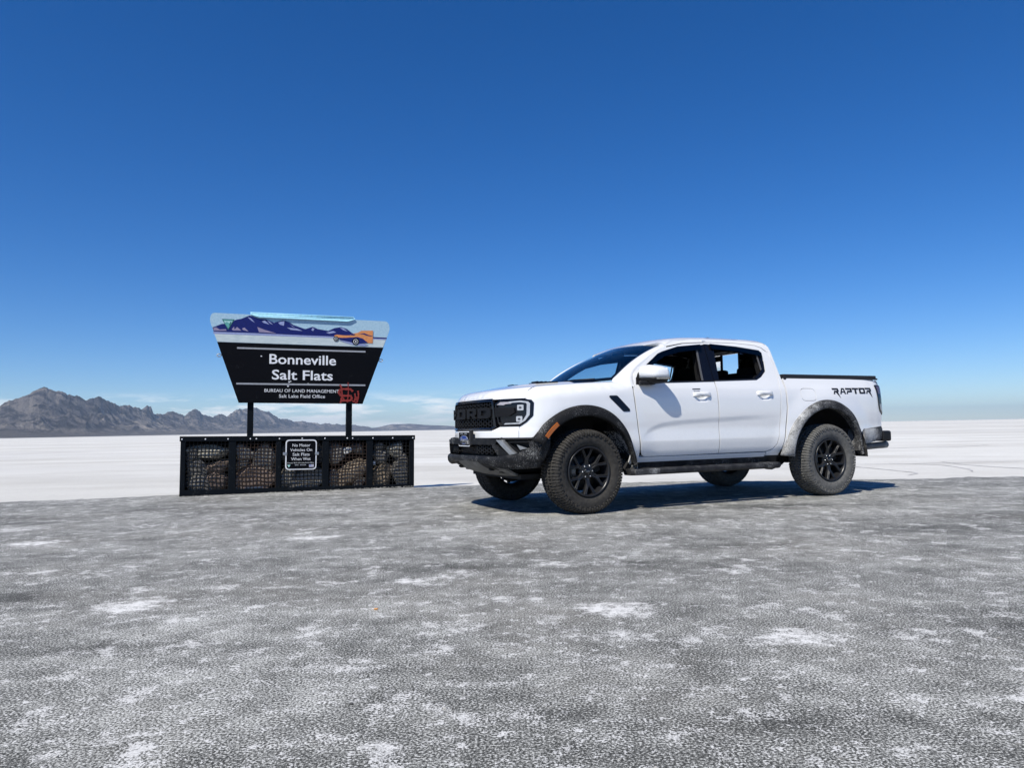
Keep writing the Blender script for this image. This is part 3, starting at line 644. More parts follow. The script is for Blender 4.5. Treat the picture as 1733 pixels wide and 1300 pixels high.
# ------------------------------------------------------------------ pickup truck: x runs to the tail, -y is the side we see
TR_A = 0.441
truck = empty('pickup_truck', (0.312, 8.111, 0)); truck.rotation_euler = (0, 0, TR_A)
tag(truck, 'white four-door off-road pickup truck with black wheels and bed cover parked on the asphalt', 'truck')

def white_paint():
    t = NT('white paint'); sx = t.n('ShaderNodeSeparateXYZ'); t.l(t.coord(), sx.inputs[0])
    low = t.ramp(sx.outputs[2], [(.45, 1.0), (.95, 0.0)])
    d = t.math('MULTIPLY', low, t.ramp(t.noise(26, 5, .7), [(.45, 0.0), (.75, .5)]))
    return t.bsdf(t.mix(d, (.80, .80, .80), (.60, .60, .585)), t.ramp(d, [(0, .22), (.5, .7)]), coat=1.0, spec=.5, coat_rough=.015)
M_PAINT = white_paint()
M_BLK = flat('black plastic', (.008, .008, .009), .5, spec=.3); M_GRL = flat('grille plastic', (.006, .006, .007), .55, spec=.25); M_GLOSS = flat('gloss black', (.005, .005, .007), .2, coat=.2, spec=.35); M_MATTE = flat('matte black', (.008, .008, .009), .8)
M_CLAD = salted('salt-sprayed cladding', (.008, .0085, .010), .37, spec_scale=200, haze=.05); M_CLAD2 = salted('salt-caked cladding', (.04, .04, .043), .66, spec_scale=170, haze=.42)
M_CLAD0 = salted('lightly sprayed cladding', (.018, .018, .02), .28, spec_scale=130, haze=.12)
M_LINER = salted('salt-caked wheel liner', (.014, .014, .015), .85, rough=.9, spec_scale=60)
M_UNDER = flat('underbody black', (.008, .008, .008), .85); M_SKID = salted('grey skid plate', (.13, .13, .13), .30, rough=.6, haze=.25); M_ACC = flat('grey accent', (.30, .31, .32), .4, .5)
M_RUB = NT('dusty tyre rubber'); _n = M_RUB.noise(30, 5, .65); M_RUB = M_RUB.bsdf(M_RUB.ramp(_n, [(.3, (.026, .024, .022)), (.7, (.060, .056, .050))]), .85, spec=.2)
M_RUB2 = NT('salt-dusted tyre rubber'); _n = M_RUB2.noise(30, 5, .65); M_RUB2 = M_RUB2.bsdf(M_RUB2.ramp(_n, [(.3, (.075, .074, .071)), (.7, (.15, .147, .14))]), .9, spec=.2)
M_RIM = flat('black alloy', (.018, .018, .020), .34, .2); M_CHROME = flat('bright metal', (.6, .6, .6), .22, 1.0); M_DISC = flat('brake steel', (.16, .155, .15), .4, .9)
M_AMBER = flat('amber lens', (.36, .09, .006), .25, coat=.5); M_LENS = flat('lamp white', (.42, .44, .47), .2, coat=.6); M_REDL = flat('smoked red lens', (.11, .075, .085), .2, coat=.6); M_CLEARL = flat('pale lens', (.36, .34, .36), .2, coat=.6)
M_CABIN = flat('cabin black', (.006, .006, .007), .8, spec=.25); M_SEAT = flat('seat cloth', (.007, .007, .008), .9, spec=.2); M_LINERTOP = flat('headliner', (.009, .009, .010), .9, spec=.2)
M_BLUE = flat('oval blue', (.012, .04, .22), .4); M_DECAL = flat('decal black', (.012, .012, .014), .5)
M_TONN = flat('bed cover vinyl', (.012, .012, .014), .6)
def glass(name, tint, refl=1.0):
    t = NT(name); tr = t.n('ShaderNodeBsdfTransparent'); tr.inputs[0].default_value = (*tint, 1)
    gl = t.n('ShaderNodeBsdfGlossy'); gl.inputs['Roughness'].default_value = .02; gl.inputs[0].default_value = (refl, refl, refl, 1)
    fr = t.n('ShaderNodeFresnel'); fr.inputs[0].default_value = 1.5
    mx = t.n('ShaderNodeMixShader'); t.l(fr.outputs[0], mx.inputs[0]); t.l(tr.outputs[0], mx.inputs[1]); t.l(gl.outputs[0], mx.inputs[2]); t.l(mx.outputs[0], t.out.inputs[0])
    return t.m
M_WS = glass('windscreen glass', (.42, .60, .74)); M_TINT = glass('privacy glass', (.16, .20, .24)); M_CLEAR = glass('clear cover', (.96, .97, .98), .35); M_VIS = glass('smoked visor', (.02, .02, .025))

# --- plan outline of the body (one half), u = arc length from the nose
OC = [(-.842, 0), (-.838, .2), (-.818, .4), (-.782, .55), (-.732, .66), (-.668, .76), (-.59, .845), (-.50, .90), (-.38, .930), (-.2, .941), (.2, .945), (.6, .945), (1.2, .949), (1.7, .950), (2.3, .947), (2.7, .943), (3.2, .945), (3.8, .938), (4.08, .929), (4.20, .915), (4.27, .888), (4.315, .83), (4.335, .70), (4.345, .4), (4.35, 0)]
_oc = np.array(OC); _t = np.concatenate([[0], np.cumsum(np.hypot(*np.diff(_oc, axis=0).T))])
def _cr(P, tt, n=3000):
    ts = np.linspace(0, tt[-1], n); i = np.clip(np.searchsorted(tt, ts) - 1, 0, len(tt) - 2); h = tt[i + 1] - tt[i]; w = (ts - tt[i]) / h
    m = np.gradient(P, tt, axis=0); m[0] = (0, 1); m[-1] = (0, -1); w = w[:, None]; h = h[:, None]
    return (2 * w ** 3 - 3 * w ** 2 + 1) * P[i] + (w ** 3 - 2 * w ** 2 + w) * h * m[i] + (-2 * w ** 3 + 3 * w ** 2) * P[i + 1] + (w ** 3 - w ** 2) * h * m[i + 1]
OL = _cr(_oc, _t); OU = np.concatenate([[0], np.cumsum(np.hypot(*np.diff(OL, axis=0).T))])
_tg = np.gradient(OL, OU, axis=0); _tg /= np.linalg.norm(_tg, axis=1)[:, None]; ON = np.stack([-_tg[:, 1], _tg[:, 0]], 1)   # outward
UX = float(np.interp(-.38, OL[:, 0], OU)); _front = OU <= UX; _side = (OU >= 0) & (OU <= np.interp(4.30, OL[:, 0], OU))
def u_x(x): return np.interp(x, OL[_side, 0], OU[_side])
_fa = OL[:, 1][: np.searchsorted(OU, u_x(-.3))]; _fu = OU[: len(_fa)]
def u_a(a): return np.interp(a, _fa, _fu)
def a_x(x): return np.interp(x, OL[_side, 0], OL[_side, 1])
DS = pchip([.36, .47, .53, .60, .71, .80, .90, 1.0, 1.12, 1.22, 1.30, 1.34, 1.60, 1.72, 1.76, 1.80], [-.13, -.075, -.045, -.02, -.004, -.006, 0, .003, 0, -.014, -.042, -.058, -.15, -.195, -.215, -.245])
TOP = pchip([-.9, -.7, -.45, -.2, 0, .25, .45, .7], [1.212, 1.246, 1.276, 1.297, 1.310, 1.322, 1.330, 1.335])
def R_(d): return .067 * (np.clip(.15 - d, 0, .15) / .13) ** 3.2
def ZB(u):
    x = np.interp(u, OU, OL[:, 0]); a = np.interp(u, OU, OL[:, 1]); return TOP(x) - .02 * (a / .8) ** 2 - .067
CREASE = pchip([.5, .655, .80, .95, 1.245, 1.656, 2.285, 2.7], [.60, .757, .845, .885, .912, .930, .950, .955])
HANDLES = [(1.445, 1.155), (2.335, 1.170)]
def shell_d(u, x, nx, na, z):
    ds = DS(z)
    zb = ZB(u); dt = -.02 * np.clip((z - (zb - .10)) / .10, 0, 1.4) ** 3
    lowd = DS(np.minimum(z, 1.10))
    wf = sstep((.62 - x) / .30)
    ds = ds * (1 - wf) + (lowd + dt) * wf
    # sculpted flank under the crease
    zc = CREASE(x); s = np.clip((zc - z) / .065, 0, 1); s = s * s * (3 - 2 * s); fade = sstep((x - .60) / .25) * sstep((2.62 - x) / .7)
    ds = ds - .0105 * s * np.clip((z - .69) / np.maximum(zc - .69, .03), 0, 1) ** .6 * fade
    for cx in (0.0, 3.27):
        rr = np.hypot(x - cx, z - .41); ds = ds + (.022 if cx < 1 else .028) * sstep((.90 - rr) / .26) * sstep((z - .45) / .2) * (z < 1.3)
    for hx, hz in HANDLES: ds = ds - .022 * np.exp(-((x - hx) / .062) ** 4 - ((z - hz + .018) / .034) ** 4)
    # front face leans back to the bonnet
    df = dt + np.where(z < .86, .022 * sstep((.86 - z) / .05), 0)
    dr = np.where(z > 1.25, -.02 * ((z - 1.25) / .1) ** 2, 0) + .0 * z
    f2 = np.clip(-nx, 0, 1) ** 2; r2 = np.clip(nx, 0, 1) ** 2; s2 = na ** 2
    return ds * s2 + df * f2 + dr * r2
def S0(v, z):
    v = np.asarray(v, float); z = np.asarray(z, float); u = np.abs(v); sg = np.where(v < 0, -1.0, 1.0)
    x = np.interp(u, OU, OL[:, 0]); a = np.interp(u, OU, OL[:, 1]); nx = np.interp(u, OU, ON[:, 0]); na = np.interp(u, OU, ON[:, 1])
    L = np.hypot(nx, na); nx, na = nx / L, na / L
    d = shell_d(u, x, nx, na, z)
    return np.stack([x + nx * d, sg * (a + na * d), z + 0 * x], -1)
def fd_normal(f, p, q, e=.004):
    n = np.cross(f(p, q + e) - f(p, q - e), f(p + e, q) - f(p - e, q)); return n / np.maximum(np.linalg.norm(n, axis=-1), 1e-9)[..., None]
def S1(off):
    """shell surface moved outward by off (number or function of v, z)"""
    def f(v, z):
        b = S0(v, z); n = fd_normal(S0, v, z, .006)
        o = off(v, z) if callable(off) else off
        return b + n * (np.asarray(o)[..., None] if np.ndim(o) else o)
    return f
def DECK(x, y):
    """bonnet and wing tops"""
    x = np.asarray(x, float); y = np.asarray(y, float); a = np.abs(y)
    sub = OL[::6]; sub = sub[sub[:, 0] < 1.2]
    d = np.sqrt(((x[..., None] - sub[:, 0]) ** 2 + (a[..., None] - sub[:, 1]) ** 2).min(-1))
    z = TOP(x) - .02 * (a / .8) ** 2 - R_(d)
    z = z + .020 * sstep((.46 - a) / .10) * sstep((x + .72) / .35)
    return np.stack([x, y, z], -1)

def DECKr(p, q): return DECK(p, -np.asarray(q))

def inside(P, poly):
    x, y = P[:, 0], P[:, 1]; r = np.zeros(len(P), bool); n = len(poly)
    for i in range(n):
        x0, y0 = poly[i]; x1, y1 = poly[(i + 1) % n]
        c = ((y0 > y) != (y1 > y))
        with np.errstate(divide='ignore', invalid='ignore'): xi = (x1 - x0) * (y - y0) / (y1 - y0 + 1e-15) + x0
        r ^= c & (x < xi)
    return r
def bdist(P, polys):
    d = np.full(len(P), 1e9)
    for poly in polys:
        n = len(poly)
        for i in range(n):
            a = np.array(poly[i]); b = np.array(poly[(i + 1) % n]); ab = b - a; L2 = ab @ ab + 1e-15
            t_ = np.clip(((P - a) @ ab) / L2, 0, 1); d = np.minimum(d, np.hypot(*(P - a - t_[:, None] * ab).T))
    return d
def densify(poly, sp):
    out = []
    for i in range(len(poly)):
        a = np.array(poly[i], float); b = np.array(poly[(i + 1) % len(poly)], float); n = max(1, int(math.ceil(np.hypot(*(b - a)) / sp)))
        for k in range(n): out.append(tuple(a + (b - a) * k / n))
    return out
def patch(f, poly, holes=(), sp=.03, thick=.02, pillow=None, name='panel'):
    """surface piece over a 2-D outline, mapped by f(p, q) to space, with a lip turned inwards"""
    po = densify(poly, sp); hs = [densify(h, sp) for h in holes]; polys = [po] + hs
    pts = []; eds = []
    for pl in polys:
        b = len(pts); pts += pl; eds += [(b + i, b + (i + 1) % len(pl)) for i in range(len(pl))]
    A = np.array(po); lo, hi = A.min(0), A.max(0)
    gx = np.arange(lo[0], hi[0], sp); gy = np.arange(lo[1], hi[1], sp * .87)
    if len(gx) and len(gy):
        G = np.array([(x + (sp / 2 if j % 2 else 0), y) for j, y in enumerate(gy) for x in gx])
        k = inside(G, po)
        for h in hs: k &= ~inside(G, h)
        G = G[k]
        if len(G): G = G[bdist(G, polys) > sp * .45]; pts += [tuple(q) for q in G]
    vs, es, fs, *_r = delaunay_2d_cdt([Vector(q) for q in pts], eds, [], 0, 1e-7)
    Q = np.array([(v.x, v.y) for v in vs]); C = np.array([Q[list(t_)].mean(0) for t_ in fs])
    k = inside(C, po)
    for h in hs: k &= ~inside(C, h)
    fs = [t_ for t_, q in zip(fs, k) if q]
    if pillow:
        r, dp = pillow; base = f
        def f(p, q, base=base):
            n = fd_normal(base, p, q); sh = np.shape(p); dd = bdist(np.stack([np.ravel(p), np.ravel(q)], 1), polys).reshape(sh)
            return base(p, q) - n * (dp * np.clip(1 - dd / r, 0, 1) ** 2)[..., None]
    Pn = f(Q[:, 0], Q[:, 1]); Nn = fd_normal(f, Q[:, 0], Q[:, 1])
    # outward orientation: keep faces consistent with Nn
    V = [tuple(q) for q in Pn]; N = [tuple(q) for q in Nn]; F = []
    for t_ in fs:
        a, b, c = Pn[list(t_)]; F.append(tuple(t_) if np.dot(np.cross(b - a, c - a), Nn[t_[0]]) > 0 else tuple(t_[::-1]))
    cnt = {}
    for t_ in F:
        for i in range(3): cnt[(t_[i], t_[(i + 1) % 3])] = 1
    for (a, b) in [e for e in cnt if (e[1], e[0]) not in cnt]:
        pa, pb = Pn[a], Pn[b]; e = pb - pa; nn = np.cross(e, Nn[a]); L = np.linalg.norm(nn); nn = nn / L if L > 1e-9 else Nn[a]
        k = len(V); V += [tuple(pa), tuple(pb), tuple(pb - Nn[b] * thick), tuple(pa - Nn[a] * thick)]; N += [tuple(nn)] * 4; F.append((k, k + 3, k + 2, k + 1))
    return V, F, N
def build_patches(name, parts, mat, parent):
    V = []; F = []; N = []
    for v, f, n in parts:
        b = len(V); V += v; N += n; F += [tuple(i + b for i in q) for q in f]
    return obj(name, mesh(name, V, F, True, N), mat, parent)
def sx(s, pts): return [(s * float(u_x(x)), z) for x, z in pts]          # side outline (x, z) -> (v, z)
def fa(s, pts): return [(s * float(u_a(a)), z) for a, z in pts]          # front outline (a, z) -> (v, z)
def side_panel(name, s, pts, mat, parent, off=0.0, holes=(), **kw):
    f = S1(off) if (callable(off) or off) else S0
    g = (lambda p, q: f(p, q)) if s > 0 else f
    return build_patches(name, [patch(g, sx(s, pts), [sx(s, h) for h in holes], **kw)], mat, parent)
def arc(c, r, a0, a1, n=24):
    """r may be a function of the angle in degrees"""
    return [(c[0] + (r(a) if callable(r) else r) * math.cos(R(a)), c[1] + (r(a) if callable(r) else r) * math.sin(R(a))) for a in np.linspace(a0, a1, n)]
AXF = (0.0, .410); AXR = (3.27, .410)
# front and rear wheel-arch outlines (outer edge of the flares)
RF = pchip([0, 10, 40, 70, 95, 125, 150, 180], [.55, .56, .615, .650, .657, .660, .660, .66]); RR = pchip([0, 14, 35, 60, 92, 130, 160, 178], [.52, .53, .62, .685, .705, .695, .70, .755])
zbx = lambda x: float(ZB(u_x(x)))
DOORF = [(.600, 1.335), (.583, 1.20), (.585, 1.157), (.607, .914), (.640, .602)]
SHUT = [(.600, 1.335), (.618, 1.387), (.697, 1.459), (.805, 1.526), (.924, 1.600), (1.085, 1.681), (1.362, 1.737), (1.655, 1.757)]
gap = .0035

DIN = pchip([-.60, -.58, -.56, -.52, -.45, -.3, 0, .3, .6], [.004, .024, .044, .074, .112, .135, .138, .144, .152])
def SC(v, w):
    v = np.asarray(v, float); w = np.asarray(w, float); u = np.abs(v); zb = ZB(u); low = S0(v, np.minimum(w, zb))
    d = .0200 + np.maximum(w - zb, 0); x = np.interp(u, OU, OL[:, 0]) - np.interp(u, OU, ON[:, 0]) * d; a = np.interp(u, OU, OL[:, 1]) - np.interp(u, OU, ON[:, 1]) * d
    return np.where((w > zb)[..., None], DECK(x, np.where(v < 0, -a, a)), low)
def fender(s):
    top = [(x, zbx(x) + float(DIN(x))) for x in np.linspace(.572, -.60, 30)]
    poly = [(.628, .602), (.640, .52), (.60, .47), (.55, .46)] + arc(AXF, lambda a: float(RF(a)) - .014, 7, 147, 30) + [(-.57, .752), (-.645, .752), (-.645, .858), (-.548, .952), (-.540, 1.10), (-.60, 1.132)] + top[::-1] + [(.575, 1.157), (.597, .914)]
    a = patch(SC, sx(s, poly), sp=.024, thick=.016)
    return build_patches('fender', [a], M_PAINT, truck)
for s in (-1, 1): fender(s)
# bonnet with its turned-down front edge
edge = []
for u in np.linspace(-float(u_x(-.602)), float(u_x(-.602)), 60):
    i = int(np.interp(abs(u), OU, np.arange(len(OU)))); edge.append((OL[i, 0] - ON[i, 0] * .0195, math.copysign(1, u) * (OL[i, 1] - ON[i, 1] * .0195)))
inn = [(-.52, .800), (-.42, .788), (-.25, .785), (0, .785), (.2, .780), (.36, .770), (.20, .55), (.13, .3), (.10, 0)]
hp = edge + inn + [(x, -y) for x, y in inn[-2::-1]]
uf = float(u_x(-.602)); vv = np.linspace(-uf, uf, 60)
strip = [(v, float(ZB(abs(v))) + .005) for v in vv] + [(v, 1.136) for v in vv[::-1]]
hood = build_patches('hood', [patch(DECKr, hp, sp=.04, thick=.012)], M_PAINT, truck); build_patches('hood_front_edge', [patch(S0, strip, sp=.03, thick=.02)], M_PAINT, hood)
for s in (-1, 1):
    m = MB()
    z0 = float(DECK(np.array([-.12]), np.array([.3]))[0, 2])
    m.box((-.12, s * .30, z0 + .001), (.26, .18, .016), rot=(0, -.06, 0), bevel=.006); hv = m.build('hood_vent', M_GLOSS, hood)
    for k in range(5): MB().box((-.22 + k * .05, s * .30, z0 + .010), (.012, .15, .006), rot=(0, .4, 0)).build('louvre', M_BLK, hv)
# white band under the grille and lamps
bl = [(a, .757) for a in np.linspace(-.80, .80, 40)]
ue = float(u_x(-.648)); vv = np.linspace(-ue, ue, 60)
fz = lambda v: .826 if abs(v) < float(u_a(.50)) else (.826 + (.862 - .826) * min(1, (abs(v) - float(u_a(.50))) / .10))
build_patches('front_fascia', [patch(S0, [(v, .757) for v in vv] + [(v, fz(v)) for v in vv[::-1]], sp=.03, thick=.05)], M_PAINT, truck)
# dark structure behind the openings
build_patches('front_inner_panel', [patch(S1(-.06), [(v, .50) for v in np.linspace(-1.15, 1.15, 30)] + [(v, 1.13) for v in np.linspace(1.15, -1.15, 30)], sp=.06, thick=.01)], M_MATTE, truck)

# --- grille
gr_out = [(-.50, .83), (.50, .83), (.56, .865), (.545, .955), (.525, 1.10), (.50, 1.138), (-.50, 1.138), (-.525, 1.10), (-.545, .955), (-.56, .865)]
gr_in = [(-.49, .852), (.49, .852), (.525, .875), (.50, 1.095), (.48, 1.112), (-.48, 1.112), (-.50, 1.095), (-.525, .875)]
def fv(pts): return [(math.copysign(float(u_a(abs(a))), a), z) for a, z in pts]
grille = build_patches('grille', [patch(S1(.016), fv(gr_out), [fv(gr_in)], sp=.03, thick=.07)], M_GLOSS, truck)
# name bar that carries the letters
build_patches('letter_bar', [patch(S1(.012), fv([(-.52, .950), (.52, .950), (.52, 1.058), (-.52, 1.058)]), sp=.04, thick=.05)], M_GRL, grille)
for s in (-1, 1): build_patches('bar_end', [patch(S1(.010), fa(s, [(.522, .958), (.70, .968), (.755, 1.00), (.745, 1.045), (.522, 1.055)]), sp=.03, thick=.03)], M_GRL, grille)
def hexes(f, a0, a1, z0, z1, r, d0, d1):
    V = []; F = []; row = 0; z = z0
    while z <= z1 + 1e-6:
        off = r * 1.9 if row % 2 else 0; a = a0 + off
        while a <= a1:
            b = len(V); ring = []
            for rad in (r * 1.06, r * .74):
                for k in range(6):
                    an = math.pi / 3 * k; ring.append((a + rad * 1.20 * math.cos(an), z + rad * .95 * math.sin(an)))
            p = np.array(ring); v = np.array([math.copysign(float(u_a(abs(q))), q) for q in p[:, 0]])
            for d in (d0, d1): V += [tuple(q) for q in S1(d)(v, p[:, 1])]
            for k in range(6):
                k2 = (k + 1) % 6
                F += [(b + 12 + k, b + 12 + k2, b + 18 + k2, b + 18 + k), (b + 6 + k, b + 6 + k2, b + 18 + k2, b + 18 + k), (b + k, b + k2, b + 12 + k2, b + 12 + k)]
            a += r * 3.8
        row += 1; z += r * .98
    return mesh('honeycomb', V, F)
tag(obj('honeycomb', hexes(None, -.51, .51, .872, .945, .0245, -.03, .006), M_GRL, grille), kind='stuff')
tag(obj('honeycomb', hexes(None, -.48, .48, 1.075, 1.10, .0245, -.03, .006), M_GRL, grille), kind='stuff')
def letter(name, poly, holes, a0, w, z0, h, parent, mat, d, th):
    cv = lambda pts: [(math.copysign(float(u_a(abs(a0 - x * w))), a0 - x * w), z0 + y * h) for x, y in pts]
    return build_patches(name, [patch(S1(d), cv(poly), [cv(q) for q in holes], sp=.05, thick=th)], mat, parent)
GLY = {'F': ([(0, 0), (.32, 0), (.32, .34), (.85, .34), (.85, .62), (.32, .62), (.32, .74), (1, .74), (1, 1), (.08, 1), (0, .92)], []),
       'O': ([(.08, 0), (.92, 0), (1, .1), (1, .9), (.92, 1), (.08, 1), (0, .9), (0, .1)], [[(.30, .27), (.30, .73), (.70, .73), (.70, .27)]]),
       'R': ([(0, 0), (.30, 0), (.30, .30), (.50, .30), (.70, 0), (1, 0), (.82, .32), (.98, .42), (.98, .9), (.9, 1), (.08, 1), (0, .92)], [[(.30, .52), (.30, .76), (.70, .76), (.70, .52)]]),
       'D': ([(0, 0), (.82, 0), (1, .18), (1, .82), (.82, 1), (.08, 1), (0, .92)], [[(.30, .27), (.30, .73), (.66, .73), (.70, .66), (.70, .34), (.66, .27)]])}
for ch, a0, w in (('F', .585, .235), ('O', .315, .265), ('R', .005, .235), ('D', -.265, .235)):
    letter('letter', GLY[ch][0], GLY[ch][1], a0, w, .950, .108, grille, M_GRL, .030, .02)

# --- headlamps
for s in (-1, 1):
    ho = [(.535, 1.085), (.60, 1.126), (.80, 1.132), (.872, 1.118), (.884, 1.09), (.880, .965), (.845, .905), (.80, .866), (.60, .870), (.575, .90), (.565, .95)]
    lamp = build_patches('headlight', [patch(S1(-.012), fa(s, ho), sp=.025, thick=.05)], M_GLOSS, truck)
    rim = [(.535, 1.085), (.60, 1.126), (.80, 1.132), (.872, 1.118), (.884, 1.09), (.880, .965), (.845, .905), (.80, .866), (.60, .870)]
    build_patches('headlight_bezel', [patch(S1(.004), fa(s, ho), [fa(s, [(.550, 1.08), (.60, 1.114), (.80, 1.120), (.862, 1.108), (.873, 1.088), (.869, .970), (.838, .913), (.795, .878), (.61, .882), (.588, .905), (.578, .95)])], sp=.02, thick=.02)], M_GLOSS, lamp)
    build_patches('running_light', [patch(S1(.001), fa(s, [(.690, 1.106), (.80, 1.113), (.853, 1.102), (.864, 1.084), (.861, .974), (.832, .918), (.792, .888), (.64, .886), (.655, .898), (.785, .900), (.818, .924), (.842, .976), (.845, 1.078), (.838, 1.090), (.795, 1.098), (.70, 1.094)]), sp=.012, thick=.01)], M_LENS, lamp)
    build_patches('indicator_strip', [patch(S1(.000), fa(s, [(.556, 1.080), (.60, 1.106), (.735, 1.104), (.715, 1.086), (.66, 1.084), (.64, 1.074)]), sp=.012, thick=.01)], M_CLEARL, lamp)
    for a_, z_ in ((.800, 1.045), (.790, .935)):
        pr = build_patches('projector', [patch(S1(.000), fa(s, rounded([(a_ - .028, z_ - .026), (a_ + .022, z_ - .026), (a_ + .022, z_ + .028), (a_ - .028, z_ + .028)], .008, 3)), sp=.012, thick=.012)], M_LENS, lamp)
        build_patches('projector_eye', [patch(S1(.002), fa(s, disc((a_ - .003, z_ + .001), .011, 12)), sp=.01, thick=.002)], M_DISC, pr)

# --- front bumper
bump = build_patches('front_bumper', [patch(S1(lambda v, z: .075 - .035 * sstep((np.abs(v) - .75) / .35) + .012 * np.sin(np.clip((z - .46) / .16, 0, 1) * np.pi)),
    [(v, float(np.interp(abs(v), [0, .34, .62, .80, 1.3], [.522, .518, .462, .462, .490]))) for v in np.linspace(-float(u_x(-.49)), float(u_x(-.49)), 60)] + sx(1, [(-.455, .56), (-.415, .65), (-.400, .715), (-.42, .737), (-.53, .737), (-.575, .715)]) +
    fv([(.865, .665), (.80, .622), (.76, .612), (.68, .600), (.62, .585), (-.62, .585), (-.68, .600), (-.76, .612), (-.80, .622), (-.865, .665)]) + sx(-1, [(-.575, .715), (-.53, .737), (-.42, .737), (-.400, .715), (-.415, .65), (-.455, .56)]), sp=.025, thick=.10, pillow=(.03, .018))], M_CLAD, truck)
build_patches('bumper_upper_bar', [patch(S1(.055), fv([(-.585, .690), (.585, .690), (.615, .752), (-.615, .752)]), sp=.03, thick=.09, pillow=(.015, .008))], M_CLAD, bump)
build_patches('bumper_seal', [patch(S1(.026), [(v, .738) for v in np.linspace(-float(u_x(-.50)), float(u_x(-.50)), 50)] + [(v, .756) for v in np.linspace(float(u_x(-.50)), -float(u_x(-.50)), 50)], sp=.03, thick=.06)], M_MATTE, bump)
for s in (-1, 1):
    build_patches('bumper_upright', [patch(S1(.062), fa(s, [(.555, .692), (.605, .692), (.72, .607), (.62, .588)]), sp=.02, thick=.08)], M_CLAD, bump)
    build_patches('bumper_accent', [patch(S1(.074), fa(s, [(.610, .735), (.662, .735), (.775, .612), (.735, .600)]), sp=.02, thick=.06, pillow=(.012, .006))], M_ACC, bump)
    build_patches('fog_pocket', [patch(S1(-.03), fa(s, [(.66, .735), (.905, .735), (.87, .66), (.78, .61)]), sp=.03, thick=.02)], M_MATTE, bump)
    build_patches('fog_fin', [patch(S1(.03), fa(s, [(.705, .70), (.72, .70), (.80, .625), (.785, .62)]), sp=.02, thick=.05)], M_BLK, bump)
    build_patches('fog_trim', [patch(S1(.015), fa(s, [(.775, .690), (.845, .655), (.80, .64)]), sp=.02, thick=.02)], M_ACC, bump)
    build_patches('fog_blade', [patch(S1(.03), fa(s, [(.70, .718), (.895, .722), (.893, .712), (.71, .708)]), sp=.02, thick=.05)], M_BLK, bump)
    build_patches('bumper_edge', [patch(S1(.05), sx(s, [(-.53, .737), (-.42, .737), (-.405, .742), (-.53, .744)]), sp=.02, thick=.03)], M_ACC, bump)
tag(obj('intake_honeycomb', hexes(None, -.52, -.26, .612, .68, .020, -.02, .02), M_BLK, bump), kind='stuff'); tag(obj('intake_honeycomb', hexes(None, .26, .52, .612, .68, .020, -.02, .02), M_BLK, bump), kind='stuff')
MB().box((-.845, 0, .638), (.02, .44, .085), bevel=.006).build('sensor_panel', M_GLOSS, bump)
# skid plate
def SK(t_, y):
    t_ = np.clip(np.asarray(t_, float), 1e-6, None); y = np.asarray(y, float); a = np.abs(y)
    x = -.900 + .06 * (a / .6) ** 2 + t_ * .20 + .22 * t_ ** 2; z = .540 - .205 * t_ ** .8
    return np.stack([x + 0 * y, y, z], -1)
sk = build_patches('skid_plate', [patch(SK, [(0, -.60), (.45, -.62), (1, -.50), (1, .50), (.45, .62), (0, .60)], [], sp=.05, thick=.02)], M_SKID, truck)
for s in (-1, 1):
    MB().tube([(-.775 + .04 * math.cos(a), s * .41, .465 + .03 * math.sin(a)) for a in np.linspace(-2.6, 2.6, 9)], .011, 6).build('tow_hook', M_MATTE, sk)
    build_patches('hook_shade_patch', [patch(lambda p, q: SK(p, q) + np.array([-.006, 0, -.003]), [(.10, s * .30), (.14, s * .47), (.42, s * .50), (.34, s * .33)][::s], sp=.05, thick=.004)], M_MATTE, sk)  # black patch laid on the plate, painting the shade of an open hook hole
build_patches('under_tray', [patch(lambda p, q: np.stack([p, q, .34 + 0 * p], -1), [(-.56, -.62), (.6, -.62), (.6, .62), (-.56, .62)], sp=.2, thick=.05)], M_UNDER, truck)
# number plate
pl = MB().box((-.902, 0, .747), (.012, .315, .165), bevel=.004).build('plate_bracket', M_BLK, truck)
MB().box((-.90, -.178, .757), (.03, .05, .15), bevel=.004).build('bracket_side', M_MATTE, pl)
def plq(name, pts, mat, d): # pts (y, z) seen from the front
    m = MB(); n = len(pts); V = [(-.909 - d, -y, .747 + z) for y, z in pts] + [(-.905, -y, .747 + z) for y, z in pts]
    m.add(V, [tuple(range(n)), tuple(range(2 * n - 1, n - 1, -1))] + [(i, i + n, (i + 1) % n + n, (i + 1) % n) for i in range(n)]); return m.build(name, mat, pl)
plq('plate_border', rounded([(-.152, -.077), (.152, -.077), (.152, .077), (-.152, .077)], .012, 3), M_WHITE, .001)
plq('plate_face', rounded([(-.143, -.068), (.143, -.068), (.143, .068), (-.143, .068)], .010, 3), M_SIGNBLK, .0025)
el = lambda rx, rz, n=28: [(rx * math.cos(2 * math.pi * k / n), -.010 + rz * math.sin(2 * math.pi * k / n)) for k in range(n)]
plq('oval_ring', el(.112, .047), M_LENS, .004); plq('oval', el(.106, .043), M_BLUE, .0055)
for k in range(2): plq('worn_lettering', [(-.095 + k * .11, .047), (-.02 + k * .11, .047), (-.02 + k * .11, .060), (-.095 + k * .11, .060)], M_ACC, .004)
tm = text_mesh('Ford', 0, .150, 0, .048, 0, M_LENS, pl, 'oval_script', .0)
cu = np.zeros(len(tm.data.vertices) * 3); tm.data.vertices.foreach_get('co', cu); cu = cu.reshape(-1, 3)
cu = np.stack([-.9172 + cu[:, 1] * .4, .075 - cu[:, 0] - .25 * cu[:, 2], .747 - .034 + cu[:, 2]], 1); tm.data.vertices.foreach_set('co', cu.ravel().astype(np.float32)); tm.data.update()
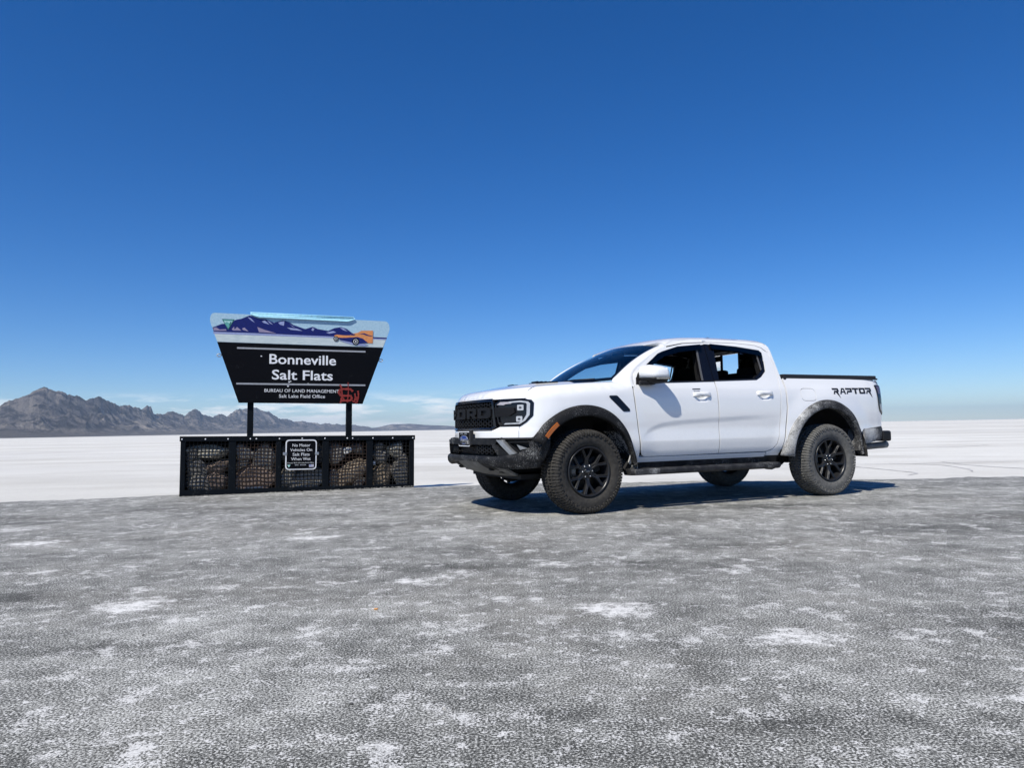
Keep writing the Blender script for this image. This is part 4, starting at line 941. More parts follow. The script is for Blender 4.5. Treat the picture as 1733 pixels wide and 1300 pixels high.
# --- cab: doors, pillars, roof, glass
M_CHAN = flat('window channel', (.09, .09, .095), .6)
DR_F = [(.600, 1.335)] + [(x + gap * .6, z - gap) for x, z in SHUT[1:]]
WF = [(1.650, 1.735), (1.593, 1.729), (1.264, 1.693), (1.043, 1.628), (.98, 1.602), (.761, 1.448), (.681, 1.39), (.645, 1.33), (.632, 1.278), (1.10, 1.296), (1.652, 1.312)]
DOOR_F = DR_F + WF + [(1.662, .90), (1.666, .538), (1.20, .534), (.71, .534), (.672, .546), (.652, .58), (.646, .602), (.612, .914), (.590, 1.157), (.588, 1.20)]
WRr = [(1.666, 1.317), (2.275, 1.337), (2.36, 1.375), (2.45, 1.445), (2.47, 1.55), (2.456, 1.662), (2.429, 1.685), (2.1, 1.718), (1.706, 1.741), (1.664, 1.741)]
DOOR_R = [(1.664, 1.756), (2.10, 1.764), (2.40, 1.744), (2.484, 1.719), (2.57, 1.655), (2.607, 1.50), (2.599, 1.35), (2.580, 1.268), (2.574, 1.15), (2.559, 1.06), (2.544, .90), (2.514, .70), (2.490, .622), (2.44, .566), (2.36, .540), (1.676, .538), (1.672, .90)] + WRr
OPF = [(.79, 1.300), (.79, 1.458), (1.0, 1.590), (1.27, 1.672), (1.545, 1.706), (1.505, 1.318)]
OPR = [(1.735, 1.335), (1.785, 1.706), (2.10, 1.690), (2.405, 1.655), (2.425, 1.56), (2.41, 1.462), (2.26, 1.358)]
FRF = [(.636, 1.274), (.648, 1.33), (.684, 1.385), (.764, 1.443), (.98, 1.597), (1.043, 1.622), (1.264, 1.688), (1.593, 1.724), (1.655, 1.731), (1.657, 1.308)]
FRR = [(1.6645, 1.313), (1.6645, 1.737), (1.706, 1.737), (2.1, 1.714), (2.429, 1.681), (2.452, 1.660), (2.466, 1.55), (2.446, 1.448), (2.36, 1.379), (2.275, 1.341)]
VISF = [(.80, 1.420), (.79, 1.470), (.985, 1.606), (1.05, 1.632), (1.27, 1.694), (1.595, 1.728), (1.59, 1.668), (1.28, 1.632), (1.06, 1.575), (.95, 1.515)]
VISR = [(1.735, 1.680), (1.735, 1.738), (2.1, 1.718), (2.425, 1.684), (2.458, 1.655), (2.452, 1.60), (2.40, 1.622), (2.1, 1.660)]
def handle(s, hx, hz, door):
    m = MB(); P = lambda x, z, o: S1(o)(np.array([s * float(u_x(x))]), np.array([z]))[0]
    V = []; F = []; xs_ = [-.118, -.108, -.085, -.05, 0, .05, .085, .108, .116]; of = [.004, .018, .030, .036, .038, .036, .030, .018, .006]
    for dx, o_ in zip(xs_, of):
        for dz, q in ((-.016, 1.0), (-.020, .55), (.0, .10), (.022, .55), (.024, 1.0), (.012, 1.12), (-.008, 1.12)): V.append(tuple(P(hx + dx, hz + .012 + dz, max(.002, (o_ - .010) + .012 * (q - .5)) if q > .3 else max(.0, o_ - .018))))
    n = 7
    for i in range(len(xs_) - 1):
        for k in range(n): F.append((i * n + k, i * n + (k + 1) % n, (i + 1) * n + (k + 1) % n, (i + 1) * n + k))
    F += [tuple(range(n))[::-1], tuple((len(xs_) - 1) * n + k for k in range(n))]
    h = m.add(V, F, True).build('handle', M_PAINT, door)
    return h
for s in (-1, 1):
    df = side_panel('front_door', s, DOOR_F, M_PAINT, truck, sp=.017, thick=.012)
    drr = side_panel('rear_door', s, DOOR_R, M_PAINT, truck, sp=.017, thick=.012)
    for nm, d, fr, op, vi, hd in (('f', df, FRF, OPF, VISF, HANDLES[0]), ('r', drr, FRR, OPR, VISR, HANDLES[1])):
        side_panel('window_frame', s, fr, M_GLOSS, d, off=-.006, holes=[op], sp=.03, thick=.06)
        side_panel('window_visor', s, vi, M_VIS, d, off=.014, sp=.03, thick=.012)
        handle(s, hd[0], hd[1], d)
    side_panel('frame_trim', s, [(.60, 1.30)] + [(x + .012, z - .004) for x, z in SHUT] + [(1.661, 1.30)], M_CABIN, df, off=-.034, holes=[OPF], sp=.06, thick=.004)
    side_panel('frame_trim', s, [(1.666, 1.30), (1.666, 1.754), (2.10, 1.760), (2.40, 1.740), (2.48, 1.715), (2.56, 1.65), (2.595, 1.50), (2.585, 1.30)], M_CABIN, drr, off=-.034, holes=[OPR], sp=.06, thick=.004)
    side_panel('window_strip', s, [(.70, 1.283), (1.655, 1.312), (1.655, 1.326), (.70, 1.298)], M_BLK, df, off=.004, sp=.04, thick=.02)
    side_panel('window_strip', s, [(1.666, 1.316), (2.27, 1.338), (2.27, 1.350), (1.666, 1.330)], M_BLK, drr, off=.004, sp=.04, thick=.02)
    side_panel('window_channel', s, [(1.495, 1.325), (1.515, 1.325), (1.552, 1.70), (1.532, 1.70)], M_CHAN, df, off=-.002, sp=.04, thick=.01)
    side_panel('window_channel', s, [(2.385, 1.455), (2.40, 1.465), (2.40, 1.645), (2.385, 1.645)], M_CHAN, drr, off=-.002, sp=.04, thick=.01)
    if s < 0:
        for k in range(3): side_panel('door_badge', s, [(1.33 + .012 * k, 1.222 - .022 * k), (1.435 - .012 * k, 1.224 - .022 * k), (1.435 - .012 * k, 1.234 - .022 * k), (1.33 + .012 * k, 1.232 - .022 * k)], M_DECAL if k == 0 else M_LINE, df, off=.002, sp=.03, thick=.004)
    # body frame round the doors
    rail = [(1.100, 1.694), (1.362, 1.744), (1.655, 1.765), (2.10, 1.772), (2.40, 1.752), (2.49, 1.727), (2.578, 1.662), (2.615, 1.50), (2.607, 1.35), (2.588, 1.268), (2.582, 1.15), (2.567, 1.06), (2.552, .9), (2.522, .70), (2.497, .612), (2.44, .553), (2.36, .529),
            (2.36, .49), (2.55, .49), (2.60, .74), (2.652, 1.02), (2.657, 1.24), (2.645, 1.40), (2.632, 1.52), (2.615, 1.70), (2.585, 1.752), (2.53, 1.783), (2.3, 1.795), (1.9, 1.798), (1.5, 1.788), (1.25, 1.763), (1.13, 1.722)]
    side_panel('cab_frame', s, rail, M_PAINT, truck, sp=.03, thick=.012)
    side_panel('sill', s, [(.648, .526), (2.35, .526), (2.35, .478), (2.0, .478), (.58, .474), (.60, .50)], M_PAINT, truck, sp=.03, thick=.06)
    side_panel('lower_sill', s, [(.54, .468), (2.55, .486), (2.58, .40), (.52, .40)], M_CLAD0, truck, off=-.012, sp=.05, thick=.05)
    # dark inner skins so that shut lines read dark
    side_panel('door_trim', s, [(.56, .44), (2.64, .44), (2.64, 1.31), (1.0, 1.285), (.57, 1.262)], M_CABIN, truck, off=-.045, sp=.08, thick=.02)
    side_panel('pillar_trim', s, [(1.50, 1.31), (1.76, 1.31), (1.80, 1.72), (1.56, 1.72)], M_CABIN, truck, off=-.05, sp=.08, thick=.06)
    side_panel('rear_pillar_trim', s, [(2.38, 1.33), (2.62, 1.33), (2.60, 1.70), (2.39, 1.66)], M_CABIN, truck, off=-.05, sp=.06, thick=.03)
    side_panel('rail_trim', s, [(1.13, 1.65), (1.30, 1.70), (2.40, 1.70), (2.60, 1.60), (2.60, 1.74), (2.45, 1.785), (1.30, 1.765)], M_CABIN, truck, off=-.042, sp=.08, thick=.02)
    side_panel('fender_vent', s, [(.272, 1.146), (.285, 1.156), (.362, 1.157), (.378, 1.150), (.512, 1.020), (.516, 1.005), (.508, .996), (.440, .994), (.425, 1.000), (.285, 1.128)], M_GLOSS, truck, off=.008, sp=.02, thick=.012, pillow=(.01, .004))
# roof
ZT = pchip([.95, 1.13, 1.25, 1.5, 1.9, 2.3, 2.53, 2.585, 2.615, 2.64], [1.60, 1.722, 1.763, 1.788, 1.798, 1.795, 1.783, 1.752, 1.70, 1.60]); RISE = pchip([0, .03, .07, .15, .35, .75], [0, .018, .030, .040, .048, .052])
def ROOF(x, y):
    x = np.asarray(x, float); y = np.asarray(y, float); zt = ZT(x); at_ = .948 + DS(zt) + .002
    z = zt + RISE(np.clip(at_ - np.abs(y), 0, 1)) + .012 * np.cos(np.clip(y / .6, -1, 1) * np.pi / 2) * sstep((1.5 - x) / .4)
    return np.stack([x, y, z], -1)
rp_ = [(x, (.948 + float(DS(ZT(x))))) for x in np.linspace(1.13, 2.605, 22)]
rf_ = [(1.10, .62), (1.07, .45), (1.045, .2), (1.04, 0)]
rr_ = [(2.615, .55), (2.62, 0)]
half = rf_[::-1] + rp_ + rr_
poly = half + [(x, -y) for x, y in half[-2:0:-1]]
roof = build_patches('roof', [patch(lambda p, q: ROOF(p, -np.asarray(q)), poly, sp=.05, thick=.03)], M_PAINT, truck)
for s in (-1, 1):
    MB().box((1.668, s * .722, 1.777), (.05, .018, .014), bevel=.003).build('roof_joint_cover', M_PAINT, roof)
m = MB(); V = [(1.92, -.012, 1.852), (2.05, -.012, 1.852), (2.05, .012, 1.852), (1.92, .012, 1.852), (2.02, -.004, 1.893), (2.06, -.004, 1.893), (2.06, .004, 1.893), (2.02, .004, 1.893)]
V = [(x + .1, y - .25, z - .003) for x, y, z in V]
m.add(V, [(3, 2, 1, 0), (4, 5, 6, 7), (0, 1, 5, 4), (1, 2, 6, 5), (2, 3, 7, 6), (3, 0, 4, 7)]); m.build('aerial_fin', M_BLK, roof)
def WSF(t_, y):
    t_ = np.asarray(t_, float); y = np.asarray(y, float); a = np.abs(y)
    xb = .20 + .24 * (a / .775) ** 2.2; zb = 1.318 + .017 * (a / .775) ** 2; xt = 1.035 + .10 * (a / .655) ** 2; zt = 1.760 - .036 * (a / .655) ** 2
    x = xb + (xt - xb) * t_ - .02 * np.sin(np.pi * t_); z = zb + (zt - zb) * t_ + .028 * np.sin(np.pi * t_)
    return np.stack([x, y, z], -1)
def wsy(t_): return .775 - .12 * t_
wp = [(t_, -wsy(t_)) for t_ in np.linspace(0, 1, 12)] + [(t_, wsy(t_)) for t_ in np.linspace(1, 0, 12)]
build_patches('windscreen', [patch(lambda p, q: WSF(p, -np.asarray(q)), wp, sp=.06, thick=.004)], M_WS, truck)
ib = [(t_, -wsy(t_) + .045) for t_ in np.linspace(.07, .93, 12)] + [(t_, wsy(t_) - .045) for t_ in np.linspace(.93, .07, 12)]
build_patches('windscreen_border', [patch(lambda p, q: WSF(p, -np.asarray(q)) - np.array([.0, 0, .008]), wp, [ib], sp=.05, thick=.004)], M_CABIN, truck)
def A_pillar(s):
    V = []; F = []; n = 24
    sh = np.array([(.603, 1.335), (.622, 1.394), (.699, 1.464), (.807, 1.531), (.926, 1.605), (1.085, 1.686), (1.13, 1.700)]); tt = np.linspace(0, 1, len(sh)); fx, fz_ = pchip(tt, sh[:, 0]), pchip(tt, sh[:, 1])
    for i in range(-3, n + 1):
        low_ = min(i, 0) * .03; t_ = max(i, 0) / n; G = WSF(np.array([t_]), np.array([s * wsy(t_)]))[0] + np.array([-.002 + low_ * .5, 0, .004 + low_])
        D = S0(np.array([s * float(u_x(float(fx(t_))))]), np.array([float(fz_(t_)) + low_]))[0] + np.array([0, s * .001, 0])
        nn = np.cross(D - G, np.array([.75, 0, .5])); nn /= np.linalg.norm(nn); nn *= 1 if nn[1] * s > 0 else -1
        V.append(tuple(G - nn * .03))
        for k in range(7):
            w = k / 6; V.append(tuple(G + (D - G) * w + nn * .028 * (1 - .85 * t_ ** 3) * math.sin(math.pi * w) ** .8))
        V.append(tuple(D - nn * .05))
    m = 9
    for i in range(n + 3):
        for k in range(m - 1): F.append((i * m + k, i * m + k + 1, (i + 1) * m + k + 1, (i + 1) * m + k))
    return MB().add(V, F, True).build('windscreen_pillar', M_PAINT, truck)
for s in (-1, 1): A_pillar(s)
# scuttle and wipers
cp = [(.085, 0), (.115, .3), (.185, .55), (.34, .765), (.46, .77), (.40, .60), (.31, .35), (.28, 0)]
build_patches('scuttle_panel', [patch(lambda p, q: DECKr(p, q) - np.array([0, 0, .022]), cp + [(x, -y) for x, y in cp[-2:0:-1]], sp=.06, thick=.02)], M_BLK, truck)
for y0, y1 in ((-.60, -.05), (-.05, .55)):
    MB().tube([WSF(np.array([.0]), np.array([y0]))[0] + np.array([-.01, 0, .018]), WSF(np.array([.015]), np.array([(y0 + y1) / 2]))[0] + np.array([-.01, 0, .022]), WSF(np.array([.02]), np.array([y1]))[0] + np.array([-.01, 0, .016])], .009, 6).build('wiper', M_BLK, truck)
# back of the cab with its window
bk = MB(); yb, yt = .86, .73
def BKF(z, y): z = np.asarray(z, float); y = np.asarray(y, float); return np.stack([2.63 - .02 * ((z - 1.2) / .5) - .03 * (np.abs(y) / .8) ** 4, y, z], -1)
build_patches('cab_back', [patch(lambda p, q: BKF(p, q), [(.60, -.90), (1.30, -.895), (1.72, -.75), (1.79, -.62), (1.79, .62), (1.72, .75), (1.30, .895), (.60, .90)], [[(1.36, -.66), (1.36, .66), (1.71, .57), (1.71, -.57)]], sp=.08, thick=.04)], M_PAINT, truck)
for pane in ([(1.355, -.665), (1.355, -.275), (1.715, -.275), (1.715, -.575)], [(1.355, .065), (1.355, .665), (1.715, .575), (1.715, .065)]):
    build_patches('rear_window', [patch(lambda p, q: BKF(p, q) + np.array([-.01, 0, 0]), pane, sp=.1, thick=.004)], M_TINT, truck)
for y_ in (-.262, .055): MB().box((2.605, y_, 1.535), (.02, .026, .36)).build('slider_post', M_CABIN, truck)
MB().box((2.60, 0, 1.42), (.03, 1.30, .10)).build('window_ledge', M_CABIN, truck)

# --- door mirrors
def mirror(s):
    C = np.array([.795, 1.000, 1.372]); Hd = np.array([.115, .118, .098])
    def se(th, ph, k=1.0):
        f = lambda w, e: np.sign(w) * np.abs(w) ** e
        x = f(math.cos(th), .75) * f(math.cos(ph), .6); y = f(math.cos(th), .75) * f(math.sin(ph), .6); z = f(math.sin(th), .6)
        p = np.array([x, y, z]) * Hd * k
        p[0] = min(p[0], .085); p[0] += .30 * p[1]; p[2] += .02 * (-p[1] / .118) * (1 if p[2] > 0 else .2)
        q = C + p; return (q[0], s * q[1], q[2])
    def cap(t0, t1, name, mat, k, parent):
        V = []; F = []; n, mm = 28, 9
        for i in range(mm):
            th = t0 + (t1 - t0) * i / (mm - 1)
            for j in range(n): V.append(se(th, 2 * math.pi * j / n, k))
        for i in range(mm - 1):
            for j in range(n): F.append((i * n + j, i * n + (j + 1) % n, (i + 1) * n + (j + 1) % n, (i + 1) * n + j))
        F += [tuple(range(n)), tuple((mm - 1) * n + j for j in range(n))]
        return MB().add(V, F, True).build(name, mat, parent)
    up = cap(-.16, math.pi / 2 - .02, 'mirror', M_PAINT, 1.0, truck); cap(-math.pi / 2 + .02, -.17, 'mirror_lower', M_BLK, .99, up)
    V = []; F = []
    for j in range(12):
        ph = 2.15 - j * .13
        for th in (-.17, -.34): V.append(se(th, ph, 1.012))
    for j in range(11): F.append((2 * j, 2 * j + 1, 2 * j + 3, 2 * j + 2))
    MB().add(V, F, True).build('mirror_indicator', M_CHROME, up)
    a = MB(); a.box((.735, s * .935, 1.288), (.17, .16, .045), rot=(0, 0, s * .35), bevel=.015); a.build('mirror_arm', M_BLK, up)
    side_panel('mirror_base', s, [(.628, 1.272), (.80, 1.280), (.80, 1.44), (.70, 1.395), (.645, 1.34)], M_BLK, up, off=.012, sp=.03, thick=.02, pillow=(.02, .008))
    g = MB(); V = [(.775 + .0855 + .30 * (y - 1.0) , s * y, z) for y, z in ((.90, 1.30), (1.09, 1.30), (1.10, 1.44), (.90, 1.44))]; g.add(V, [(0, 1, 2, 3)]); g.build('mirror_glass', M_CHROME, up)
for s in (-1, 1): mirror(s)

# --- load bed
BED = [(2.676, 1.362), (2.676, 1.24), (2.672, 1.02), (2.620, .74), (2.575, .55)] + arc(AXR, lambda a: float(RR(a)) - .03, 168, 22, 34) + [(3.80, .700), (3.862, .762), (4.285, .792), (4.290, .90), (4.27, 1.29), (4.20, 1.361)]
FUEL = rounded([(2.885, 1.098), (3.105, 1.098), (3.105, 1.246), (2.885, 1.246)], .055, 6)
FUELI = rounded([(2.890, 1.103), (3.100, 1.103), (3.100, 1.241), (2.890, 1.241)], .052, 6)
M_FLR = None
def salted_pos(name, c, axis_ramp, th=0.0):
    t = NT(name); s3 = t.n('ShaderNodeSeparateXYZ'); t.l(t.coord(), s3.inputs[0])
    am = t.ramp(t.math('DIVIDE', s3.outputs[0], 4.5), axis_ramp); f = t.noise(190, 2, .6); big = t.noise(5, 3, .6)
    v = t.math('ADD', t.math('ADD', f, t.math('MULTIPLY', t.math('SUBTRACT', big, .5), .45)), t.math('MULTIPLY', am, .145))
    sp = t.ramp(v, [(.61 + th, 0.0), (.72 + th, .85)]); film = t.math('MULTIPLY', t.math('MULTIPLY', am, am), .10)
    return t.bsdf(t.mix(sp, t.mix(film, c, (.55, .55, .54)), (.64, .64, .63)), .7, spec=.22, normal=t.bump(f, .15, .002))
M_FLRF = salted_pos('front flare plastic', (.010, .010, .011), [(0.0, .03), (.05, .0), (.10, .05), (.14, .25)], .05)
M_FLRR = salted_pos('rear flare plastic', (.018, .018, .020), [(.0, 1.0), (.62, 1.0), (.69, .55), (.73, .05), (.82, .15), (.85, .4)])
def flare(s, ax, ro, ri, a0, a1, mat, bul):
    V = []; F = []; n = 44
    for i in range(n + 1):
        a = a0 + (a1 - a0) * i / n; O, I = float(ro(a)), float(ri(a)); mid = (O + I) / 2
        for r, y in ((O, .935), (O - .003, .968 + bul), (O - .014, .984 + bul), (O - .036, .994 + bul), (mid, 1.002 + bul), (I + .018, 1.004 + bul), (I + .004, 1.000 + bul), (I, .990 + bul), (I + .002, .95), (I + .02, .90)):
            V.append((ax[0] + r * math.cos(R(a)), s * y, ax[1] + r * math.sin(R(a))))
    m = 10
    for i in range(n):
        for k in range(m - 1): F.append((i * m + k, i * m + k + 1, (i + 1) * m + k + 1, (i + 1) * m + k))
    F += [tuple(range(m)), tuple(n * m + k for k in range(m))]
    return MB().add(V, F, True).build('wheel_arch_flare', mat, truck)
RIF = pchip([0, 60, 150], [.535, .540, .555]); RIR = pchip([0, 14, 60, 92, 178], [.50, .51, .575, .60, .585])
def liner(s, ax, r, a0, a1, mat):
    V = []; F = []; n = 30; ys_ = (.985, .93, .75, .52)
    for i in range(n + 1):
        a = R(a0 + (a1 - a0) * i / n)
        for k, y in enumerate(ys_): V.append((ax[0] + (r + .02 * (k == 2)) * math.cos(a), s * y, ax[1] + (r + .02 * (k == 2)) * math.sin(a)))
    for i in range(n):
        for k in range(3): F.append((i * 4 + k, i * 4 + k + 1, i * 4 + k + 5, i * 4 + k + 4))
    c = len(V); V.append((ax[0], s * .52, ax[1] + .2))
    for i in range(n): F.append((c, i * 4 + 3, i * 4 + 7))
    return MB().add(V, F, True).build('wheel_liner', mat, truck)
for s in (-1, 1):
    bed = side_panel('bed_side', s, BED, M_PAINT, truck, holes=[FUEL], sp=.03, thick=.04)
    side_panel('fuel_flap', s, FUELI, M_PAINT, bed, sp=.03, thick=.02)
    side_panel('bed_inner', s, [(2.66, .60), (4.27, .80), (4.25, 1.30), (2.69, 1.34)], M_UNDER, bed, off=-.05, holes=[[(3.27 + .55 * math.cos(a), .41 + .55 * math.sin(a) + .02) for a in np.linspace(.75, 2.4, 12)] ], sp=.08, thick=.01) if False else None
    flare(s, AXF, RF, RIF, 5, 151, M_FLRF, .004); flare(s, AXR, RR, RIR, 6, 174, M_FLRR, .008)
    liner(s, AXF, .575, 46, 158, M_MATTE); liner(s, AXF, .572, -4, 47, M_LINER); liner(s, AXR, .615, 34, 172, M_MATTE); liner(s, AXR, .612, 2, 35, M_CLAD0)
    # amber marker on the front flare
    V = []; F = []
    for i in range(9):
        a = R(126 + 2.2 * i)
        for r, y in ((.562, 1.006), (.563, 1.016), (.600, 1.016), (.602, 1.006)): V.append((r * math.cos(a), s * y, .41 + r * math.sin(a)))
    for i in range(8):
        for k in range(3): F.append((i * 4 + k, i * 4 + k + 1, i * 4 + k + 5, i * 4 + k + 4))
    F += [(0, 1, 2, 3), (32, 33, 34, 35)]
    MB().add(V, F).build('side_marker', M_AMBER, truck)
    # tail lamp
    tl = side_panel('tail_light', s, rounded([(4.165, 1.292), (4.182, 1.02), (4.205, .970), (4.275, .925), (4.298, .945), (4.298, 1.285), (4.22, 1.298)], .012, 3), M_GLOSS, truck, off=.008, sp=.02, thick=.03)
    side_panel('tail_light_red', s, [(4.190, 1.280), (4.295, 1.274), (4.297, 1.185), (4.196, 1.185)], M_REDL, tl, off=.010, sp=.02, thick=.01)
    side_panel('tail_light_clear', s, [(4.205, 1.06), (4.297, 1.06), (4.297, .955), (4.280, .942), (4.218, .985)], M_CLEARL, tl, off=.010, sp=.02, thick=.01)
    uw0, uw1 = float(u_x(4.297)), float(u_x(4.297)) + .09
    build_patches('tail_light_wrap', [patch(S1(.009), [(s * uw0, .945), (s * uw1, .95), (s * uw1, 1.28), (s * uw0, 1.285)], sp=.03, thick=.03)], M_REDL, tl)
    # rear corner of the bumper
    side_panel('bumper_corner', s, [(3.868, .755), (4.285, .786), (4.262, .625), (3.92, .578), (3.885, .64)], M_CLAD2, truck, off=.008, sp=.025, thick=.05, pillow=(.02, .01))
    MB().box((4.325, s * .80, .668), (.15, .24, .13), bevel=.03, seg=3).build('bumper_step', M_BLK, truck)
    MB().tube([(3.95, s * .78, .535), (4.10, s * .82, .545), (4.40, s * .83, .560)], [.034, .040, .042], 14).build('exhaust', M_SKID, truck)
    MB().box((3.765, s * .90, .635), (.02, .17, .26), rot=(0, .08, 0), bevel=.004).build('mud_flap', M_CLAD2, truck)
    # letters on the bed: angular, with fang-like legs on both Rs
    AL = {'R': ([(0, 0), (.27, 0), (.29, .30), (.44, .30), (1.05, -.70), (.82, .32), (.96, .42), (1.02, .62), (.96, 1), (-.04, 1), (-.04, .72), (.70, .72), (.71, .58), (.22, .58), (.2, .5)], []),
          'A': ([(0, 0), (.24, 0), (.34, .26), (.74, .26), (.78, 0), (1.02, 0), (.86, 1), (.42, 1)], [[(.42, .44), (.52, .78), (.66, .78), (.72, .44)]]),
          'P': ([(0, 0), (.26, 0), (.27, .28), (.92, .28), (1.02, .46), (.98, 1), (-.04, 1), (-.04, .72), (.72, .72), (.72, .56), (.22, .56), (.2, .50)], []),
          'T': ([(.34, 0), (.64, 0), (.64, .72), (1.02, .72), (1.02, 1), (-.04, 1), (-.04, .72), (.34, .72)], []),
          'O': ([(.08, 0), (.94, 0), (1, .1), (1, .94), (.90, 1), (0, 1), (0, .1)], [[(.28, .28), (.28, .72), (.72, .72), (.72, .28)]])}
    if s < 0:
        lx = 3.395
        for k, ch in enumerate('RAPTOR'):
            w = .103; f = lambda pts: [(lx + x * w, 1.178 + .006 * k * .3 + y * .072) for x, y in pts]
            side_panel('decal_letter', s, f(AL[ch][0]), M_DECAL, bed, off=.0025, holes=[f(h) for h in AL[ch][1]], sp=.05, thick=.002); lx += .115
    else:
        lx = 3.395 + .115 * 6 - .012
        for k, ch in enumerate('RAPTOR'):
            w = -.103; f = lambda pts: [(lx + x * w, 1.178 + y * .066) for x, y in pts]
            side_panel('decal_letter', s, f(AL[ch][0]), M_DECAL, bed, off=.0025, holes=[f(h) for h in AL[ch][1]], sp=.05, thick=.002); lx -= .115
    # side step
    st = MB(); pr = [(.86, .372), (.875, .405), (.94, .418), (.992, .412), (1.004, .395), (1.002, .368), (.98, .350), (.88, .350)]
    V = [(x, s * (y - .03 * e), z) for x, e in ((.50, 1), (.56, 0), (2.44, 0), (2.50, 1)) for y, z in pr]; n = len(pr)
    F = [(i * n + k, i * n + (k + 1) % n, (i + 1) * n + (k + 1) % n, (i + 1) * n + k) for i in range(3) for k in range(n)] + [tuple(range(n)), tuple(3 * n + k for k in range(n))]
    sb = st.add(V, F).build('side_step', M_CLAD0, truck)
    for i in range(4): MB().box((.75 + .52 * i, s * .80, .40), (.07, .20, .04)).build('step_bracket', M_UNDER, sb)
    MB().box((.68, s * .995, .3835), (.30, .024, .055), bevel=.006).build('step_end_cap', M_CLAD2, sb)
build_patches('tailgate', [patch(S0, [(v, .80) for v in np.linspace(float(u_x(4.299)), 2 * OU[-1] - float(u_x(4.299)), 2)][:1] + [(OU[-1] - 1e-4, .80), (OU[-1] - 1e-4, 1.36), (float(u_x(4.299)), 1.36)], sp=.05, thick=.04),
                           patch(S0, [(-float(u_x(4.299)), .80), (-float(u_x(4.299)), 1.36), (-OU[-1] + 1e-4, 1.36), (-OU[-1] + 1e-4, .80)], sp=.05, thick=.04)], M_PAINT, truck)
MB().box((4.33, 0, .66), (.13, 1.36, .13), bevel=.02).build('rear_bumper', M_BLK, truck)
MB().box((4.25, 0, .58), (.25, .10, .07), bevel=.006).build('tow_receiver', M_UNDER, truck)
tn = MB(); tn.box((3.465, 0, 1.392), (1.53, 1.74, .040), bevel=.010); tonn = tn.build('bed_cover', M_TONN, truck)
for s in (-1, 1): MB().box((3.475, s * .862, 1.370), (1.55, .022, .020), bevel=.003).build('cover_rail', M_TONN, tonn)
for s in (-1, 1): MB().box((2.705, s * .868, 1.372), (.04, .03, .058), bevel=.004).build('cover_clamp', M_TONN, tonn)
MB().box((3.47, 0, .72), (1.58, 1.30, .03)).build('bed_floor', M_UNDER, truck); MB().box((2.69, 0, 1.02), (.02, 1.66, .62)).build('bed_front_wall', M_UNDER, truck)

# --- chassis
ch = MB().box((1.75, -.45, .475), (4.9, .08, .14)).build('chassis_rail', M_UNDER, truck); MB().box((1.75, .45, .475), (4.9, .08, .14)).build('chassis_rail', M_UNDER, truck)
MB().box((1.60, 0, .545), (2.1, 1.66, .05)).build('floor_pan', M_UNDER, truck)
for x in (.62, 1.5, 2.45, 4.0): MB().box((x, 0, .46), (.10, .90, .09)).build('cross_member', M_UNDER, truck)
MB().tube([(3.27, -.80, .41), (3.27, -.25, .41), (3.27, -.17, .41), (3.27, -.05, .41), (3.27, .05, .41), (3.27, .17, .41), (3.27, .25, .41), (3.27, .80, .41)], [.045, .05, .10, .15, .15, .10, .05, .045], 12).build('rear_axle', M_UNDER, truck)
MB().tube([(0, -.80, .41), (0, -.3, .43), (0, 0, .43), (0, .3, .43), (0, .80, .41)], [.03, .05, .10, .05, .03], 10).build('front_axle', M_UNDER, truck)
MB().tube([(.3, 0, .50), (1.2, .05, .46), (3.15, 0, .42)], .045, 10).build('drive_shaft', M_UNDER, truck)
MB().box((2.35, .10, .42), (.75, .50, .14), bevel=.04).build('fuel_tank', M_UNDER, truck)
for s in (-1, 1):
    MB().tube([(3.02, s * .50, .38), (3.10, s * .50, .78)], [.05, .045], 10).build('damper', M_UNDER, truck)
    MB().tube([(.0, s * .50, .40), (.0, s * .46, .85)], .07, 10).build('damper', M_UNDER, truck)
    MB().tube([(-.22, s * .42, .40), (0, s * .78, .36), (.26, s * .42, .42)], .03, 8).build('control_arm', M_UNDER, truck)
    MB().box((2.62, s * .52, .38), (.12, .05, .06)).build('trailing_link', M_UNDER, truck)
MB().box((-.1, 0, .72), (1.0, .88, .5)).build('engine_block', M_UNDER, truck)
# --- cabin
MB().box((1.62, 0, .585), (2.0, 1.60, .03)).build('cabin_floor', M_CABIN, truck)
build_patches('headliner', [patch(lambda p, q: ROOF(p, np.asarray(q)) - np.array([0, 0, .045]), [(1.12, -.62), (2.58, -.66), (2.58, .66), (1.12, .62)], sp=.12, thick=-.01)], M_LINERTOP, truck)
d = MB(); dp = [(.34, 1.270), (.62, 1.275), (.84, 1.235), (.90, 1.16), (.88, 1.05), (.80, .80), (.34, .80)]
d.prism(dp, -.80, .80); dash = d.build('dashboard', M_CABIN, truck)
d = MB(); d.prism([(.70, 1.262), (.78, 1.300), (.92, 1.275), (.92, 1.20), (.74, 1.20)], -.60, -.20); d.build('instrument_hood', M_CABIN, dash)
d = MB(); d.box((.90, .0, 1.16), (.03, .22, .26), rot=(0, -.2, 0), bevel=.008); d.build('centre_screen', M_GLOSS, dash)
c = Vector((1.04, -.40, 1.11)); ax_ = Vector((.90, 0, .42)).normalized(); e1_ = Vector((0, 1, 0)); e2_ = ax_.cross(e1_)
sw = MB().tube([c + (e1_ * math.cos(a) + e2_ * math.sin(a)) * .185 for a in np.linspace(0, 2 * math.pi, 25)], .015, 8, False).build('steering_wheel', M_CABIN, truck)
MB().box(c, (.05, .14, .11), rot=(0, -.45, 0), bevel=.02).build('steering_hub', M_CABIN, sw)
for an in (0, math.pi, -math.pi / 2): MB().tube([c, c + (e1_ * math.cos(an) + e2_ * math.sin(an)) * .18], .014, 6).build('steering_spoke', M_CABIN, sw)
